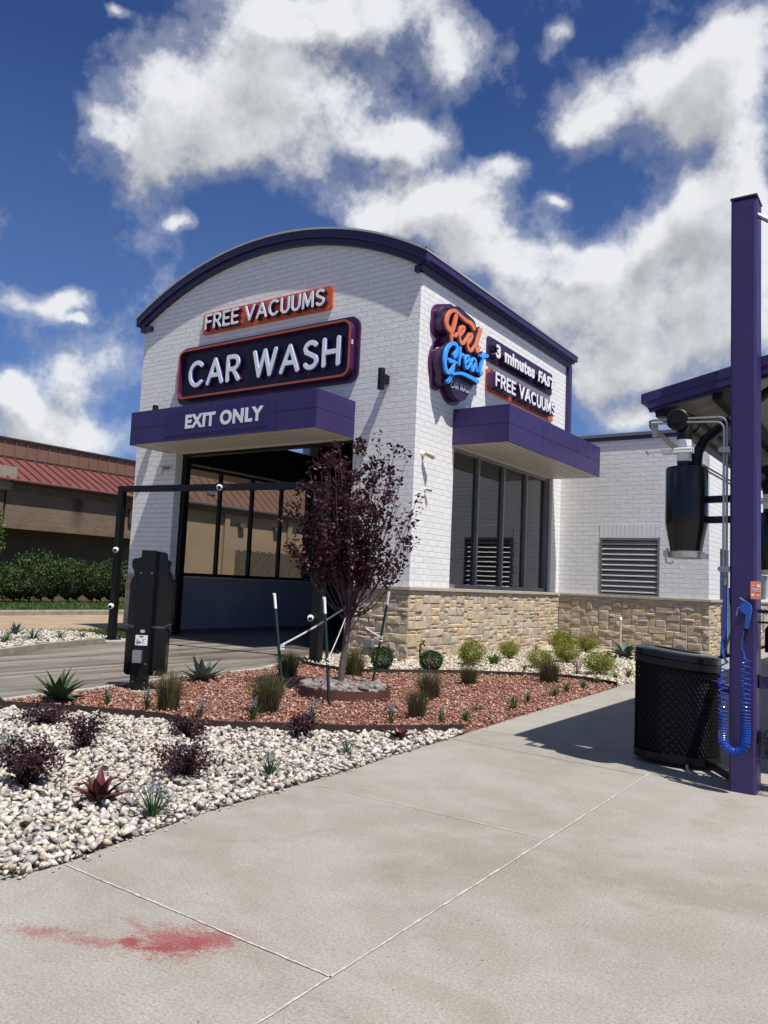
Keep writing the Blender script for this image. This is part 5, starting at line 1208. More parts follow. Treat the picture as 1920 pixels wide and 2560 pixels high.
for i, (x, y, h, lab) in enumerate(((4.30, -9.28, .21, 'nearest grassy plant with pale blue flowers in white rock'), (4.14, -8.14, .18, 'grassy plant with pale flowers at the path, second nearest'), (4.10, -7.20, .14, 'small grassy plant in white rock below the maroon plant'))):
    plant('fp', 'flower_tuft', FP, x, y, h / .21, i * 2.1, lab, 'flower', GP)
# burgundy shrubs in the white rock
def loro(seed, h, rad, shoots):
    def mk(nm):
        o = bpy.data.objects.new(nm, None); COL.objects.link(o); V, F, mb = loro_mesh(seed, h, rad, shoots); np_mesh('foliage', V, F, 'burgundy_leaf', o); mb.build('stems', 'branch', o, True, (0, 0, 0)); return o
    return mk
GBu = 'burgundy shrubs in the white rock'
for i, (x, y, h, w_, sh, lab) in enumerate(((1.47, -8.17, .20, .52, 20, 'flat spreading burgundy shrub near the green agave'), (2.57, -8.54, .33, .32, 15, 'upright burgundy shrub with one tall shoot'), (2.71, -7.63, .22, .36, 18, 'burgundy shrub against the edging below a blue flower tuft'), (3.37, -6.91, .26, .30, 16, 'burgundy shrub nearest the maroon plant by the edging'), (3.73, -8.56, .27, .44, 22, 'low wide burgundy shrub in the middle of the white rock'), (3.22, -9.40, .35, .42, 34, 'largest burgundy shrub at the left edge of the photo'))):
    plant('loro%d' % i, 'burgundy_shrub', loro(40 + i, h, w_ * .58, int(sh * 1.0)), x, y, .95, i * .7, lab, 'shrub', GBu)
# maroon strap-leaved plants
MM = strap_plant('', '', 12, .24, .070, (.5, 1.3), .30, None, 51, .6, .012, 6, .4)
plant('mar', 'maroon_plant', simple(MM, 'maroon_leaf'), 3.84, -9.31, .86, 1.0, 'maroon strap leaved plant alone in the white rock', 'plant')
plant('mar', 'maroon_plant', None, 4.02, -6.32, .80, 2.2, 'dark maroon plant against the end of the front edging', 'plant', sz=.55)
plant('mar', 'maroon_plant', None, 2.14, 4.84, .55, .2, 'tiny maroon plant left of the variegated plant', 'plant')
EU = bush_mesh(61, 520, .09, .16, .022)
plant('eu', 'blue_green_plant', simple(EU, 'agave_blue'), 2.33, -9.08, 1.05, 0, 'blue green leafy plant cut by the left edge of the photo', 'plant')
plant('spy', 'strap_leaf_plant', None, 4.12, -10.12, .35, .7, 'pale yellow green sprig at the left edge of the white rock', 'plant', sz=.15)
# clipped and golden shrubs against the stone base
def shrub(VF, mat):
    def mk(nm):
        o = bpy.data.objects.new(nm, None); COL.objects.link(o); np_mesh('foliage', VF[0], VF[1], mat, o); mb = MB()
        r2 = random.Random(1)
        for k in range(7): a = k * .9; mb.tube([(0, 0, -.03), (.05 * cos(a), .05 * sin(a), .4), (.3 * cos(a), .3 * sin(a), .8)], [.03, .02, .01], 5)
        mb.build('stems', 'branch', o, True, (0, 0, 0)); return o
    return mk
BX = bush_mesh(71, 4200, .92, 1.85, .13, lumps=9, shell=.7, rough=.08)
plant('box', 'boxwood_shrub', shrub(BX, 'boxwood_leaf'), .66, -1.74, .20, 0, 'round dark green shrub behind the rear tree stake', 'shrub', 'round dark green shrubs')
plant('box', 'boxwood_shrub', None, 1.20, -1.11, .205, 2, 'round dark green shrub right of the building corner', 'shrub', 'round dark green shrubs', sz=.175)
GX = [bush_mesh(81, 4600, .95, 1.5, .095, lumps=14, up=.9, shell=.4, rough=.34), bush_mesh(82, 4600, .95, 1.5, .095, lumps=11, up=.9, shell=.4, rough=.38)]
GGs = 'yellow green shrubs along the stone base'
for i, (x, y, h, w_, lab) in enumerate(((1.20, .25, .40, .52, 'yellow green shrub between the round shrub and a spiky plant'), (1.05, 2.14, .32, .42, 'small yellow green shrub close to the stone wall under the window'), (2.22, 1.00, .30, .52, 'yellow green shrub behind the dark grass at the rear edging'), (1.14, 4.67, .47, .58, 'tallest yellow green shrub at the inner corner of the stone walls'), (2.08, 2.56, .32, .54, 'yellow green shrub in front of the tallest one'), (1.40, 5.50, .36, .50, 'yellow green shrub right of the tallest one near the white pipe'), (3.31, .94, .35, .55, 'yellow green shrub nearest the trash can'))):
    plant('gold%d' % (i % 2), 'golden_shrub', shrub(GX[i % 2], 'golden_leaf'), x, y, w_ * .56, i * 1.7, lab, 'shrub', GGs, sz=h / 1.5 * 1.05)
# small green tufts along the path
TG = flowering(26, .17, (.7, 1.5), .4, .012, 'spike_leaf', None, None, 91)
GT = 'small green tufts beside the path'
for i, (x, y, h, lab) in enumerate(((3.97, -4.99, .15, 'green tuft right of the end of the front edging'), (3.93, -3.76, .19, 'upright green tuft on red rock, second of the row by the path'), (3.82, -3.13, .14, 'bushy green tuft on red rock, third of the row by the path'), (3.79, -1.76, .15, 'green tuft on red rock below the dark grass'), (3.80, -1.16, .17, 'green tuft just in front of the rear edging'), (3.76, -.43, .15, 'spreading green tuft at the right end of the rear edging'), (2.24, .27, .15, 'green tuft left of the dark grass behind the edging'), (3.70, .60, .15, 'bright green tuft in cream rock behind the edging end'), (3.78, 1.02, .19, 'bright green tuft in cream rock closest to the trash can'), (.45, 4.82, .17, 'small green tuft at the foot of the sunny stone wall'))):
    plant('tg', 'green_tuft', TG, x, y, h / .165, i * 1.9, lab, 'plant', GT)
plant('spk', 'strap_leaf_plant', None, 3.70, -4.19, .45, 1.9, 'flattened dark green tuft lying on the red rock', 'plant', sz=.22)
plant('spk', 'strap_leaf_plant', None, 3.87, -2.40, .55, .9, 'blue green spiky tuft on red rock near the middle of the path', 'plant', sz=.7)
BS = strap_plant('', '', 26, .30, .05, (.5, 1.4), .6, None, 95, .4, .02, 5, .45)
plant('bs', 'broad_leaf_plant', simple(BS, 'spike_leaf'), 1.34, .90, .85, .5, 'broad leaved green plant between two yellow green shrubs', 'plant')
plant('bs', 'broad_leaf_plant', None, 2.96, 7.0, .75, 1.5, 'left broad leaved plant behind the trash can', 'plant')
plant('bs', 'broad_leaf_plant', None, 3.32, 6.9, .85, 2.9, 'right broad leaved plant behind the trash can at the wall end', 'plant')
FPu = flowering(18, .17, (.7, 1.45), .4, .014, 'dark_spike', (7, .22, .07, 14, .014), 'purple_flower', 97)
plant('fpu', 'flower_tuft', FPu, 3.01, .68, 1, 0, 'purple flowering tuft left of the shrub nearest the trash can', 'flower')
HO = strap_plant('', '', 22, .42, .17, (.35, 1.35), .9, None, 99, .25, .03, 7, .55)
plant('hosta', 'hosta', simple(HO, 'hosta_leaf'), 2.49, 4.84, 1.02, 0, 'variegated broad leaved plant in front of the white pipe', 'plant', sz=1.1)

# ------------------------------------------------------------------ vacuum row on the right
def vacuum_post(x, y, label, sign_label):
    t = thing('vacuum_post', (x, y, 0), label, 'post')
    MB().box(x - .10, x + .085, y - .03, y + .19, .0, 4.50, .018).build('column', 'purple', t)
    MB().box(x - .104, x + .089, y - .034, y + .194, 4.50, 4.515).build('post_cap', 'purple_dark', t)
    MB().tube([(x + .085, y + .02, 4.36), (x + .6, y + .05, 3.95)], .018, 10).build('stay_rod', 'steel', t, True)
    return t
PX, PY = 6.82, -6.0
vp = vacuum_post(PX, PY, 'tall purple steel post beside the trash can', '')
def canister(x, y, label):
    t = thing('vacuum_canister', (x, y, 1.7), label, 'vacuum canister', 'black vacuum canisters hanging on posts')
    MB().lathe((x, y, 0), [(.118, 1.755), (.155, 1.96), (.158, 1.98), (.158, 2.40), (.152, 2.418), (.10, 2.425)], 32).build('canister_body', 'black_gloss', t, True)
    mb = MB().lathe((x, y, 0), [(.12, 1.70), (.135, 1.703), (.138, 1.75), (.12, 1.756)], 28)
    mb.tube([(x - .135, y - .02, 1.78), (x - .15, y - .02, 1.70), (x - .145, y - .02, 1.665), (x - .11, y - .03, 1.655), (x - .09, y - .03, 1.675)], .008, 6)
    mb.box(x + .10, x + .165, y - .05, y + .02, 1.70, 1.735); mb.box(x - .165, x - .13, y - .04, y + .02, 1.71, 1.76)
    mb.build('clamp_ring', 'steel', t, True)
    MB().lathe((x - .02, y, 0), [(.055, 2.42), (.055, 2.47)], 20).build('inlet_collar', 'black_gloss', t, True)
    MB().lathe((x - .02, y, 0), [(.052, 2.47), (.056, 2.475), (.056, 2.545), (.052, 2.55), (.052, 2.59), (.056, 2.592), (.056, 2.645), (.05, 2.65)], 24).build('valve_body', 'white_plastic', t, True)
    mb = MB().box(x - .09, x + .055, y - .075, y + .06, 2.535, 2.552, .004).box(x - .09, x + .055, y - .075, y + .06, 2.556, 2.573, .004)
    mb.box(x - .19, x - .09, y - .06, y + .04, 2.538, 2.568, .005); vb = mb.build('gate_plate', 'white_plastic', t)
    mb = MB(); mb.tube([(x - .19, y - .01, 2.553), (x - .30, y - .01, 2.556)], .004, 6).tube([(x - .30, y - .01, 2.54), (x - .32, y - .01, 2.57)], .007, 6); mb.build('gate_pull', 'steel', t, True)
    mb = MB().tube([(x - .02, y, 2.645), (x - .02, y, 2.72), (x - .035, y + .03, 2.79), (x - .05, y + .10, 2.83), (x - .05, y + .34, 2.84)], [.058, .06, .066, .07, .07], 18); mb.lathe((x - .055, y - .10, 2.80), [(.075, 0), (.088, .015), (.088, .20), (.075, .22)], 24, (0, 1, 0))
    mb.box(x - .095, x - .02, y - .112, y - .099, 2.765, 2.835); mb.build('elbow_pipe', 'black_metal', t, True)
    mb = MB()
    for z in (2.115, 2.175 - .17): pass
    for z in (2.165, 2.005): sq_tube(mb, (x + .13, y + .03, z), (x + .52, y - .02, z), .026)
    mb.build('support_arm', 'black_metal', t)
    MB().tube([(x + .06, y + .04, 2.41), (x + .07, y + .05, 2.55), (x + .12, y + .10, 2.66), (x + .50, y + .42, 3.06), (x + .80, y + .62, 3.32)], .042, 14).build('vacuum_pipe', 'black_metal', t, True)
    return t
can1 = canister(6.38, -5.92, 'black vacuum canister left of the tall purple post')
can2 = copy_tree(can1); can2.location = (6.42, -2.2, 1.7); tag(can2, 'second vacuum canister further back, right of the purple post')


# roof over the vacuum row
vr = thing('vacuum_canopy', (7.5, -5.6, 3), 'purple edged metal canopy over the vacuum row', 'canopy')
y0, y1 = -5.68, 22.0; sl = .222; xe, xr = 5.95, 9.6
zf = lambda x: 3.065 + (x - xe) * sl
mb = MB(); n = 26; P_ = []
for i in range(n * 4 + 1):
    pass
ribs = []
k = 0; yy = y0 + .05
vs = []; fs = []
while yy < y1:
    for dy, dz in ((0, 0), (.05, .03), (.12, .03), (.17, 0)):
        vs += [(xe, yy + dy, zf(xe) + dz), (xr, yy + dy, zf(xr) + dz)]
    yy += .30
for i in range(len(vs) // 2 - 1): fs.append((2 * i, 2 * i + 1, 2 * i + 3, 2 * i + 2))
mb.add(vs, fs)
rp = mb.build('roof_deck', 'canopy_soffit', vr)
mb = MB(); a = (xe - .02, y0, zf(xe) - .0)
def slab(mb, x0, x1, ya, yb, dz0, dz1): return mb.add([(x, y, zf(x) + d) for x in (x0, x1) for y in (ya, yb) for d in (dz0, dz1)], [(0, 1, 3, 2), (4, 6, 7, 5), (0, 4, 5, 1), (2, 3, 7, 6), (0, 2, 6, 4), (1, 5, 7, 3)])
slab(mb, xe - .005, xr, y0 - .02, y0 + .02, -.035, .045); mb.build('rake_fascia', 'purple', vr)
mb = MB(); slab(mb, xe + .05, xr, y0 + .022, y0 + .07, -.115, -.035); slab(mb, xe + .05, xr, y0 - .015, y0 + .022, -.10, -.037); mb.build('rake_beam', 'purple', vr)
mb = MB(); slab(mb, xe - .008, xe + .05, y0 + .021, y1, -.03, .04); mb.build('eave_fascia', 'purple_dark', vr)
for xx in (6.04, 6.5, 8.6): MB().box(xx, xx + .08, y0 + .08, y1, zf(xx) - .16, zf(xx) - .012).build('purlin', 'black_metal', vr)
for yy in (-2.2, 1.5, 5.2, 8.9):
    mb = MB(); slab(mb, xe + .1, xr, yy - .05, yy + .05, -.30, -.175); mb.build('rafter', 'purple_dark', vr)
for yy in (-5.4, 5, 15): MB().box(9.5, 9.68, yy, yy + .2, 0, zf(9.5)).build('rear_post', 'purple', vr)
mf = thing('vacuum_manifold', (6.3, -5.5, 2.84), 'long black vacuum pipe running under the canopy eave', 'pipe')
MB().tube([(6.325, -5.60, 2.838), (6.33, 2, 2.838), (6.35, 20, 2.838)], .082, 18).build('pipe', 'black_metal', mf, True)
for yy in (-4.0, -2.0, 0, 3, 6): MB().lathe((6.33, yy, 2.838), [(.092, 0), (.092, .09)], 18, (0, 1, 0)).build('coupling', 'black_metal', mf, True)
# steel air lines along the post
cl = thing('air_line', (6.69, -6.0, 1.6), 'pair of thin steel air lines bent along the post', 'air line')
for dx, dz, cx in ((0, 0, 0), (-.022, -.035, 0)):
    pts = [(6.695 + dx, -6.005, 1.60), (6.695 + dx, -6.005, 2.73 + dz)] + [(6.695 + dx - .06 * (1 - cos(a)), -6.005, 2.73 + dz + .06 * sin(a) + 0) for a in np.linspace(.2, pi / 2, 6)] + [(6.4, -6.005, 2.80 + dz * .8), (6.13, -6.005, 2.805 + dz * .8)] + [(6.105, -5.99, 2.80 + dz * .8), (6.10, -5.95, 2.79 + dz * .8), (6.12, -5.0, 2.70 + dz), (6.2, -2.3, 2.68 + dz), (6.3, 3, 2.68 + dz)]
    MB().tube(pts, .0095, 8).build('line', 'conduit', cl, True)
for z in (2.53, 1.62): MB().box(6.66, 6.72, -6.035, -6.015, z - .022, z + .022).lathe((6.655, -6.02, z), [(.018, 0), (.018, .02)], 12, (0, -1, 0)).build('line_clamp', 'conduit', cl)
MB().box(6.12, 6.155, -5.97, -5.93, 2.68, 2.78).build('line_clamp', 'conduit', cl)
MB().lathe((6.688, -6.005, 1.50), [(.014, 0), (.018, .01), (.018, .06), (.012, .07), (.012, .10)], 12).build('hose_fitting', 'conduit', cl)
# air hose, coiled, hanging from line to gun
HY = -6.12
def hose_path(dx=0.0):
    base = [(6.69, -6.01, 1.50), (6.69, -6.03, 1.40), (6.70, -6.06, 1.18), (6.685, -6.09, 1.06), (6.69, HY, 1.0), (6.72, HY, .93)]
    left = [(6.70, HY, z) for z in np.linspace(.90, .42, 10)]
    bend = [(6.775 - .075 * cos(a), HY - .01, .385 - .085 * sin(a)) for a in np.linspace(.1, pi - .1, 12)]
    right = [(6.85, HY, z) for z in np.linspace(.42, .97, 10)]
    return base, left + bend + right
hp, spine = hose_path()
SPN = [Vector(p) for p in spine]; cum = [0]
for a, b in zip(SPN[:-1], SPN[1:]): cum.append(cum[-1] + (b - a).length)
def on_spine(s_):
    for i in range(len(SPN) - 1):
        if s_ <= cum[i + 1] or i == len(SPN) - 2:
            t_ = (s_ - cum[i]) / (cum[i + 1] - cum[i]); return SPN[i].lerp(SPN[i + 1], t_), (SPN[i + 1] - SPN[i]).normalized()
coil = []; ph = 0; s_ = 0; tot = cum[-1]
while s_ < tot:
    p, t_ = on_spine(s_); m_ = abs(s_ / tot - .5) * 2          # tight turns in the bend, loose at the ends
    pitch = .0125 + .045 * max(0, (m_ - .25)) ** .8
    nrm = Vector((0, -1, 0)); bn = t_.cross(nrm).normalized(); rr = .031
    coil.append(tuple(p + (nrm * sin(ph) + bn * cos(ph)) * rr)); ph += pi / 6; s_ += pitch / 12
hz = thing('air_hose', (6.78, HY, .3), 'coiled bright blue air hose looped in front of the post', 'hose')
MB().tube(coil, .0056, 6).build('hose_coil', 'blue_hose', hz, True)
mb = MB(); mb.tube(hp + [coil[0]], .0075, 7); mb.tube([coil[-1], (6.835, HY, 1.02), (6.822, HY - .01, 1.05), (6.83, HY - .01, 1.12), (6.84, HY - .02, 1.17)], .0075, 7); mb.build('hose_tail', 'blue_hose', hz, True)
MB().tube([(6.715, -6.0, 1.48), (6.72, -6.03, 1.3), (6.725, -6.05, 1.12), (6.71, -6.08, 1.03), (6.69, -6.09, 1.02), (6.70, -6.08, .96), (6.725, -6.08, .93)], .007, 7).build('teal_tube', 'teal_hose', hz, True)
gn = thing('air_gun', (6.85, HY - .02, 1.2), 'blue plastic air gun hanging on the purple post', 'air gun')
def GP(a, b, d): return (6.845 + a, -6.085 - d, b)
MB().prism([(.0, 1.19), (.022, 1.19), (.036, 1.28), (.042, 1.30), (.046, 1.33), (.038, 1.36), (.012, 1.385), (-.018, 1.375), (-.034, 1.345), (-.028, 1.31), (.008, 1.295)], GP, .0, .05).build('gun_body', 'blue_gun', gn)
MB().tube([GP(.008, 1.19, .025), GP(-.006, 1.10, .03)], [.016, .011], 10).build('grip_sleeve', 'black_metal', gn, True)
MB().tube([GP(-.028, 1.34, .025), GP(-.05, 1.335, .025), GP(-.06, 1.28, .03)], .0045, 6).build('trigger', 'steel', gn, True)
MB().tube([GP(-.03, 1.41, .06), GP(.005, 1.385, .03)], .005, 6).tube([(6.83, -6.02, 1.36), (6.83, -6.10, 1.36)], .006, 6).build('nozzle', 'steel', gn, True)
os_ = thing('instruction_plate', (6.90, -6.06, 1.47), 'small orange instruction plate on the right edge of the post', 'sign')
OP = lambda a, b, d: (6.905 + a * .96, -6.045 - d + a * .2, b)
MB().prism(rrect(-.035, .035, 1.405, 1.535, .008, 3), OP, .0, .008).build('plate', 'orange_face', os_)
mb = MB()
for a, b, wd, h in ((-.028, 1.462, .028, .02), (.004, 1.46, .028, .02), (.008, 1.492, .024, .02), (-.03, 1.425, .02, .018), (.012, 1.428, .012, .012), (-.02, 1.50, .008, .008)): mb.prism([(a, b), (a + wd, b), (a + wd, b + h), (a, b + h)], OP, .0085, .0095)
mb.build('plate_print', 'label_white', os_)
mb = MB()
for a, b, wd in ((-.026, 1.468, .007), (-.016, 1.468, .006), (-.007, 1.468, .005), (.007, 1.466, .006), (.016, 1.466, .005), (.024, 1.466, .006)): mb.prism([(a, b), (a + wd, b), (a + wd, b + .009), (a, b + .009)], OP, .0097, .0103)
mb.build('plate_letters', 'label_ink', os_)
# racks right of the post
def basket(x, y, z, w_, d_, h, label):
    t = thing('wire_basket', (x, y, z), label, 'basket'); mb = MB()
    for zz in (z, z + h): mb.tube([(x, y, zz), (x + w_, y, zz), (x + w_, y + d_, zz), (x, y + d_, zz), (x, y, zz)], .005, 6)
    for i in range(11): xx = x + w_ * i / 10; mb.tube([(xx, y, z + h), (xx, y, z), (xx, y + d_, z), (xx, y + d_, z + h)], .0028, 5)
    for i in range(1, 7): yy = y + d_ * i / 7; mb.tube([(x, yy, z + h), (x, yy, z), (x + w_, yy, z), (x + w_, yy, z + h)], .0028, 5)
    for i in range(1, 3): zz = z + h * i / 3; mb.tube([(x, y, zz), (x + w_, y, zz), (x + w_, y + d_, zz), (x, y + d_, zz), (x, y, zz)], .0025, 5)
    mb.build('wire_mesh', 'black_metal', t)
    mb = MB(); mb.box(x - .012, x + .008, y + .03, y + .10, z + h - .06, z + h + .03); mb.build('hook_bracket', 'black_metal', t); return t
basket(6.925, -6.02, .27, .55, .30, .15, 'black wire basket low on the right of the purple post')
rk = thing('mat_clamp_rack', (6.93, -5.98, 1.2), 'black rack and box on the right of the purple post', 'rack')
mb = MB(); mb.box(6.912, 7.6, -6.02, -5.99, 1.305, 1.325); mb.box(6.912, 7.6, -5.80, -5.77, 1.305, 1.325); mb.box(6.912, 7.6, -6.02, -5.99, 1.23, 1.245)
for i in range(8): mb.box(6.93 + i * .085, 6.94 + i * .085, -6.02, -5.77, 1.325, 1.333)
mb.build('rack_frame', 'black_metal', rk)
MB().box(6.95, 7.55, -5.98, -5.80, 1.02, 1.22, .03).build('rack_box', 'black_gloss', rk)
MB().box(6.945, 6.955, -6.02, -6.005, 1.17, 1.33).build('hook', 'steel', rk)
br = thing('cross_rail', (7.5, -5.2, .85), 'dark purple horizontal rail right of the post', 'rail')
mb = MB(); sq_tube(mb, (6.905, -5.92, .80), (8.2, -5.60, .86), .045); mb.build('rail', 'purple_dark', br)

# ------------------------------------------------------------------ trash can
tcn = thing('trash_can', (6.21, -5.50, 0), 'black expanded metal trash can with a sloping lid', 'trash can')
cx, cy, ra, rb = 6.165, -5.30, .335, .235
def can_pt(a, z, off=0.0):
    c_, s_ = cos(a), sin(a); e_ = .78
    x = (ra + off) * math.copysign(abs(c_) ** e_, c_); y = (rb + off) * math.copysign(abs(s_) ** e_, s_)
    return (cx + x, cy + y, z * (1 - .105 * x))
def can_loft(prof, n=56): return MB().loft([[can_pt(2 * pi * i / n, z, o_) for i in range(n)] for o_, z in prof])
can_loft([(.004, .035), (.010, .04), (.010, .10), (-.006, .10), (-.006, .045), (-.15, .04)]).build('base_band', 'black_metal', tcn, True)
can_loft([(-.008, .815), (.010, .815), (.012, .835), (.012, .872), (-.008, .876)]).build('top_band', 'black_metal', tcn, True)
can_loft([(-.004, .878), (.011, .880), (.009, .922), (-.03, .938), (-.14, .944), (-.15, .93)]).build('lid', 'black_gloss', tcn, True)
mb = MB(); nd = 50; ns = 22
for sg in (1, -1):
    for i in range(nd): mb.tube([can_pt(2 * pi * i / nd + sg * 2 * pi * (j / ns) * 11 / nd, .10 + .715 * j / ns, sg * .0012) for j in range(ns + 1)], .0042, 4, caps=False)
mb.build('expanded_mesh', 'mesh_black', tcn)
can_loft([(-.05, .105), (-.030, .106), (-.026, .80), (-.03, .81), (-.045, .80), (-.05, .12)]).build('liner', 'black_matte', tcn, True)
sq_tube(MB(), (6.49, -5.42, .70), (6.72, -5.82, .70), .03).build('mount_arm', 'purple_dark', tcn)  # darker purple puts the shade over this arm into its colour
sq_tube(MB(), (6.45, -5.44, .07), (6.72, -5.82, .06), .03).build('mount_arm', 'black_metal', tcn)  # black in place of purple, standing in for deep shade down here
MB().tube([(6.30, -5.50, .06), (6.31, -5.54, .03), (6.34, -5.62, .006), (6.38, -5.68, .006)], .010, 8).build('drain_tube', 'beige_plastic', tcn, True)

# ------------------------------------------------------------------ the neighbouring building
NB = thing('brick_building', (-24, 3, 0), 'long brown brick building with a red metal roof beyond the hedge', 'building')
Y0, Y1, Y2 = -18.0, 13.6, 40.0; XN = -24.0
MB().box(XN - .6, XN, 5.72, Y1, 3.22, 4.95).build('upper_wall', 'tan_brick_stained', NB)
MB().box(XN - 1.6, XN - 1.0, Y0, Y1, -.02, 3.05).build('lower_wall', 'tan_brick', NB)
mb = MB(); mb.box(XN - 1.0, XN + .10, 5.3, Y1, 3.03, 3.22); mb.box(XN - .5, XN + .05, 5.3, Y1, 3.22, 3.28); mb.build('brick_ledge', 'tan_soldier', NB)
MB().box(XN - .5, XN + .035, 5.74, Y1, 4.62, 4.97).build('brick_frieze', 'tan_soldier', NB)
mb = MB()
for i in range(34): yy = 6.05 + i * .22; mb.box(XN + .036, XN + .06, yy, yy + .11, 4.70, 4.77); mb.box(XN + .036, XN + .06, yy + .11, yy + .20, 4.62, 4.69)
mb.build('dentil_bricks', 'tan_brick', NB)
mb = MB(); mb.box(XN - .6, XN + .02, Y0, 5.62, 3.0, 5.6); mb.build('wing_wall', 'tan_brick', NB)
mb = MB(); mb.box(XN - .6, XN + .10, Y0, 5.80, 4.62, 4.82); mb.box(XN - .6, XN + .16, Y0, 5.86, 4.82, 5.06); mb.box(XN - .6, XN + .26, Y0, 5.96, 5.06, 5.62); mb.build('stone_cornice', 'grey_block', NB)
MB().box(XN - .4, XN + .36, 5.75, Y1, 4.955, 5.06).build('gutter', 'brown_trim', NB)
rf = MB(); rf.add([(XN + .42, Y0, 5.07), (XN + .42, Y1, 5.07), (-26.0, Y1, 6.28), (-26.0, Y0, 6.28), (XN + .42, Y0, 5.02), (XN + .42, Y1, 5.02), (-26.0, Y1, 6.20), (-26.0, Y0, 6.20)], [(0, 1, 2, 3), (7, 6, 5, 4), (0, 4, 5, 1), (1, 5, 6, 2), (3, 2, 6, 7), (0, 3, 7, 4)])
nr = rf.build('roof', 'red_roof', NB)
mb = MB()
yy = Y0
while yy < Y1:
    mb.add([(XN + .36, yy, 5.10), (XN + .36, yy + .045, 5.10), (-26.0, yy + .045, 6.28), (-26.0, yy, 6.28), (XN + .36, yy, 5.17), (XN + .36, yy + .045, 5.17), (-26.0, yy + .045, 6.35), (-26.0, yy, 6.35)], [(0, 1, 5, 4), (4, 5, 6, 7), (0, 4, 7, 3), (1, 2, 6, 5)]); yy += .49
mb.build('roof_seams', 'red_roof', nr)
MB().box(-26.6, -26.0, Y0, Y1 + 2, 6.2, 7.12).build('parapet', 'brown_roof', NB)
mb = MB(); yy = Y0
while yy < Y1 + 2: mb.box(-26.0, -25.96, yy, yy + .04, 6.36, 7.10); yy += .545
mb.build('parapet_seams', 'brown_roof', NB)
mb = MB(); mb.box(-26.7, -25.90, Y0, Y1 + 2, 7.12, 7.19); mb.box(-26.0, -25.93, Y0, Y1 + 2, 6.29, 6.35); mb.build('parapet_cap', 'brown_trim', NB)
mb = MB(); mb.box(XN + .0, XN + .14, 11.9, 12.25, 3.75, 4.45); mb.build('wall_lamp', 'brown_trim', NB)
TB = thing('stucco_building', (-24, 25, 0), 'tan stucco building with a brown metal roof seen through the tunnel windows', 'building')
MB().box(XN - 6, XN, Y1 + .2, Y2, -.02, 4.88).build('wall', 'tan_stucco', TB)
for yy in (18.2, 23.4, 29.0): MB().box(XN + .002, XN + .16, yy, yy + .35, 0, 4.86).build('pilaster', 'tan_stucco', TB)
MB().box(XN - .3, XN + .25, Y1 + .2, Y2, 4.885, 5.10).build('fascia', 'brown_roof', TB)
MB().tube([(XN + .32, Y1 + .2, 5.19), (XN + .32, Y2, 5.19)], .10, 10).build('gutter', 'conduit', TB, True)
rf = MB(); rf.add([(XN + .2, Y1 + 2.2, 5.12), (XN + .2, Y2, 5.12), (-26.6, Y2, 7.6), (-26.6, Y1 + 2.2, 7.6), (-30, Y1 + 2.2, 5.0), (-30, Y2, 5.0)], [(0, 1, 2, 3), (3, 2, 5, 4), (0, 3, 4), (1, 5, 2), (0, 4, 5, 1)])
t2 = rf.build('roof', 'brown_roof', TB); mb = MB(); yy = Y1 + 2.3
while yy < Y2: mb.add([(XN + .2, yy, 5.13), (XN + .2, yy + .05, 5.13), (-26.6, yy + .05, 7.61), (-26.6, yy, 7.61), (XN + .15, yy, 5.19), (XN + .15, yy + .05, 5.19), (-26.65, yy + .05, 7.67), (-26.65, yy, 7.67)], [(0, 1, 5, 4), (4, 5, 6, 7), (0, 4, 7, 3), (1, 2, 6, 5)]); yy += .62
mb.build('roof_seams', 'brown_trim', t2)
mb = MB().lathe((-24.9, 17.7, 5.5), [(.34, 0), (.34, .35), (.45, .36), (.45, .75), (.30, .80)], 20); mb.build('roof_vent', 'steel', TB, True)
for yy in (19.3, 22.2): MB().box(XN + .002, XN + .25, yy, yy + .42, 4.18, 4.40).build('wall_lamp', 'alu', TB)
fn = MB(); yy = 18.25; i = 0
while yy < 25.6: fn.box(XN + 1.0, XN + 1.03, yy, yy + .17, 0, 2.85 + .05 * sin(i * 2.3)); yy += .185; i += 1
FT = thing('wood_fence', (XN + 1, 21, 0), 'weathered wooden fence in front of the tan building', 'fence'); fn.build('fence_boards', 'wood_fence', FT)
BBn = thing('blue_bin', (XN + 1.8, 24.6, 0), 'blue plastic bin beside the wooden fence', 'bin')
MB().box(XN + 1.3, XN + 2.3, 23.7, 25.4, 0, 2.3, .05).build('bin_body', 'blue_bin', BBn); MB().box(XN + 1.25, XN + 2.35, 23.65, 25.45, 2.305, 2.42, .03).build('bin_lid', 'blue_bin', BBn)

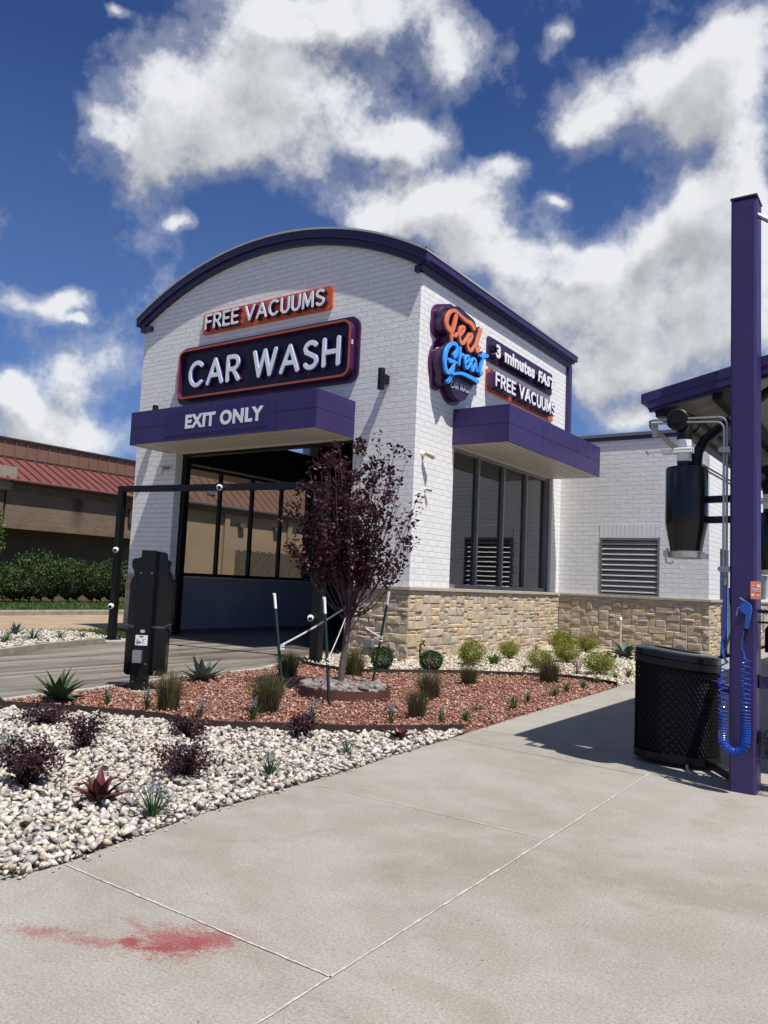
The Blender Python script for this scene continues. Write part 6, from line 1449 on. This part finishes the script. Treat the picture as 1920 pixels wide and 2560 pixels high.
# hedge and street tree
def hedge_piece(name, y0_, y1_, h, seed, mat, label):
    r_ = np.random.RandomState(seed); n = int(2700 * (y1_ - y0_)); L = y1_ - y0_; nl = int(L / .55) + 1
    t = thing(name, (-22.6, (y0_ + y1_) / 2, -.02), label, 'hedge')
    C_ = np.c_[r_.normal(-22.6, .28, nl), np.linspace(y0_ + .2, y1_ - .2, nl), r_.uniform(h * .48, h * .62, nl)]; rad = r_.uniform(.62, .95, nl)
    k = r_.randint(0, nl, n); d = r_.normal(size=(n, 3)); d /= np.linalg.norm(d, axis=1)[:, None]
    q_ = C_[k] + d * (rad[k] * (.65 + .35 * r_.uniform(0, 1, n) ** .5) * (1 + .10 * r_.normal(size=n)))[:, None] * np.array([1, 1, h * .55]); q_ = q_[q_[:, 2] > .06]; n = len(q_)
    D = r_.normal(size=(n, 3)); D[:, 2] += .5
    V, F = quad_leaves(q_ - np.array(t.location), D, r_.uniform(.07, .13, n), r_.uniform(.045, .075, n), r_); np_mesh('foliage', V, F, mat, t)
    mb = MB()
    for c in C_[::1]: mb.tube([(c[0], c[1], -.03), (c[0] + .05, c[1] + .05, h * .5)], .04, 6); 
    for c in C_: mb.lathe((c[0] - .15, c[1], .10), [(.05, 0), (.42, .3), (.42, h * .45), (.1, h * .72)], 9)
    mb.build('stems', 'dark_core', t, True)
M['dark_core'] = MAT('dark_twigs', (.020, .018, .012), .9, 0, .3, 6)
hedge_piece('hedge', -2.5, 6.2, 1.55, 201, 'hedge_leaf', 'left, lower stretch of clipped green hedge below the brick wall')
hedge_piece('hedge', 6.2, 12.6, 1.95, 202, 'hedge_leaf', 'taller stretch of green hedge with red tips near the gantry')
et = thing('street_tree', (-21.0, 2.2, 0), 'bright green tree cut by the left edge of the photo', 'tree')
MB().tube([(-21, 2.2, -.05), (-20.9, 2.25, 1.2), (-20.95, 2.3, 2.2)], [.13, .10, .07], 8).build('trunk', 'bark', et, True)
r2 = np.random.RandomState(77); n = 5200; Cc = np.array([(-21, 2.2, 3.3), (-20.6, 3.1, 2.3), (-20.8, 3.2, 3.0), (-21.2, 1.4, 2.7), (-20.7, 2.9, 1.75), (-21, 1.0, 3.6), (-20.8, 2.2, 4.0)]); k = r2.randint(0, 7, n); d = r2.normal(size=(n, 3)); d /= np.linalg.norm(d, axis=1)[:, None]
q_ = Cc[k] + d * (np.array([.9, .75, .65, .9, .55, .8, .7])[k] * r2.uniform(0, 1, n) ** .5)[:, None]
V, F = quad_leaves(q_ - np.array(et.location), r2.normal(size=(n, 3)) - np.array([0, 0, .5]), r2.uniform(.10, .18, n), r2.uniform(.06, .09, n), r2); np_mesh('crown', V, F, 'tree_leaf', et)
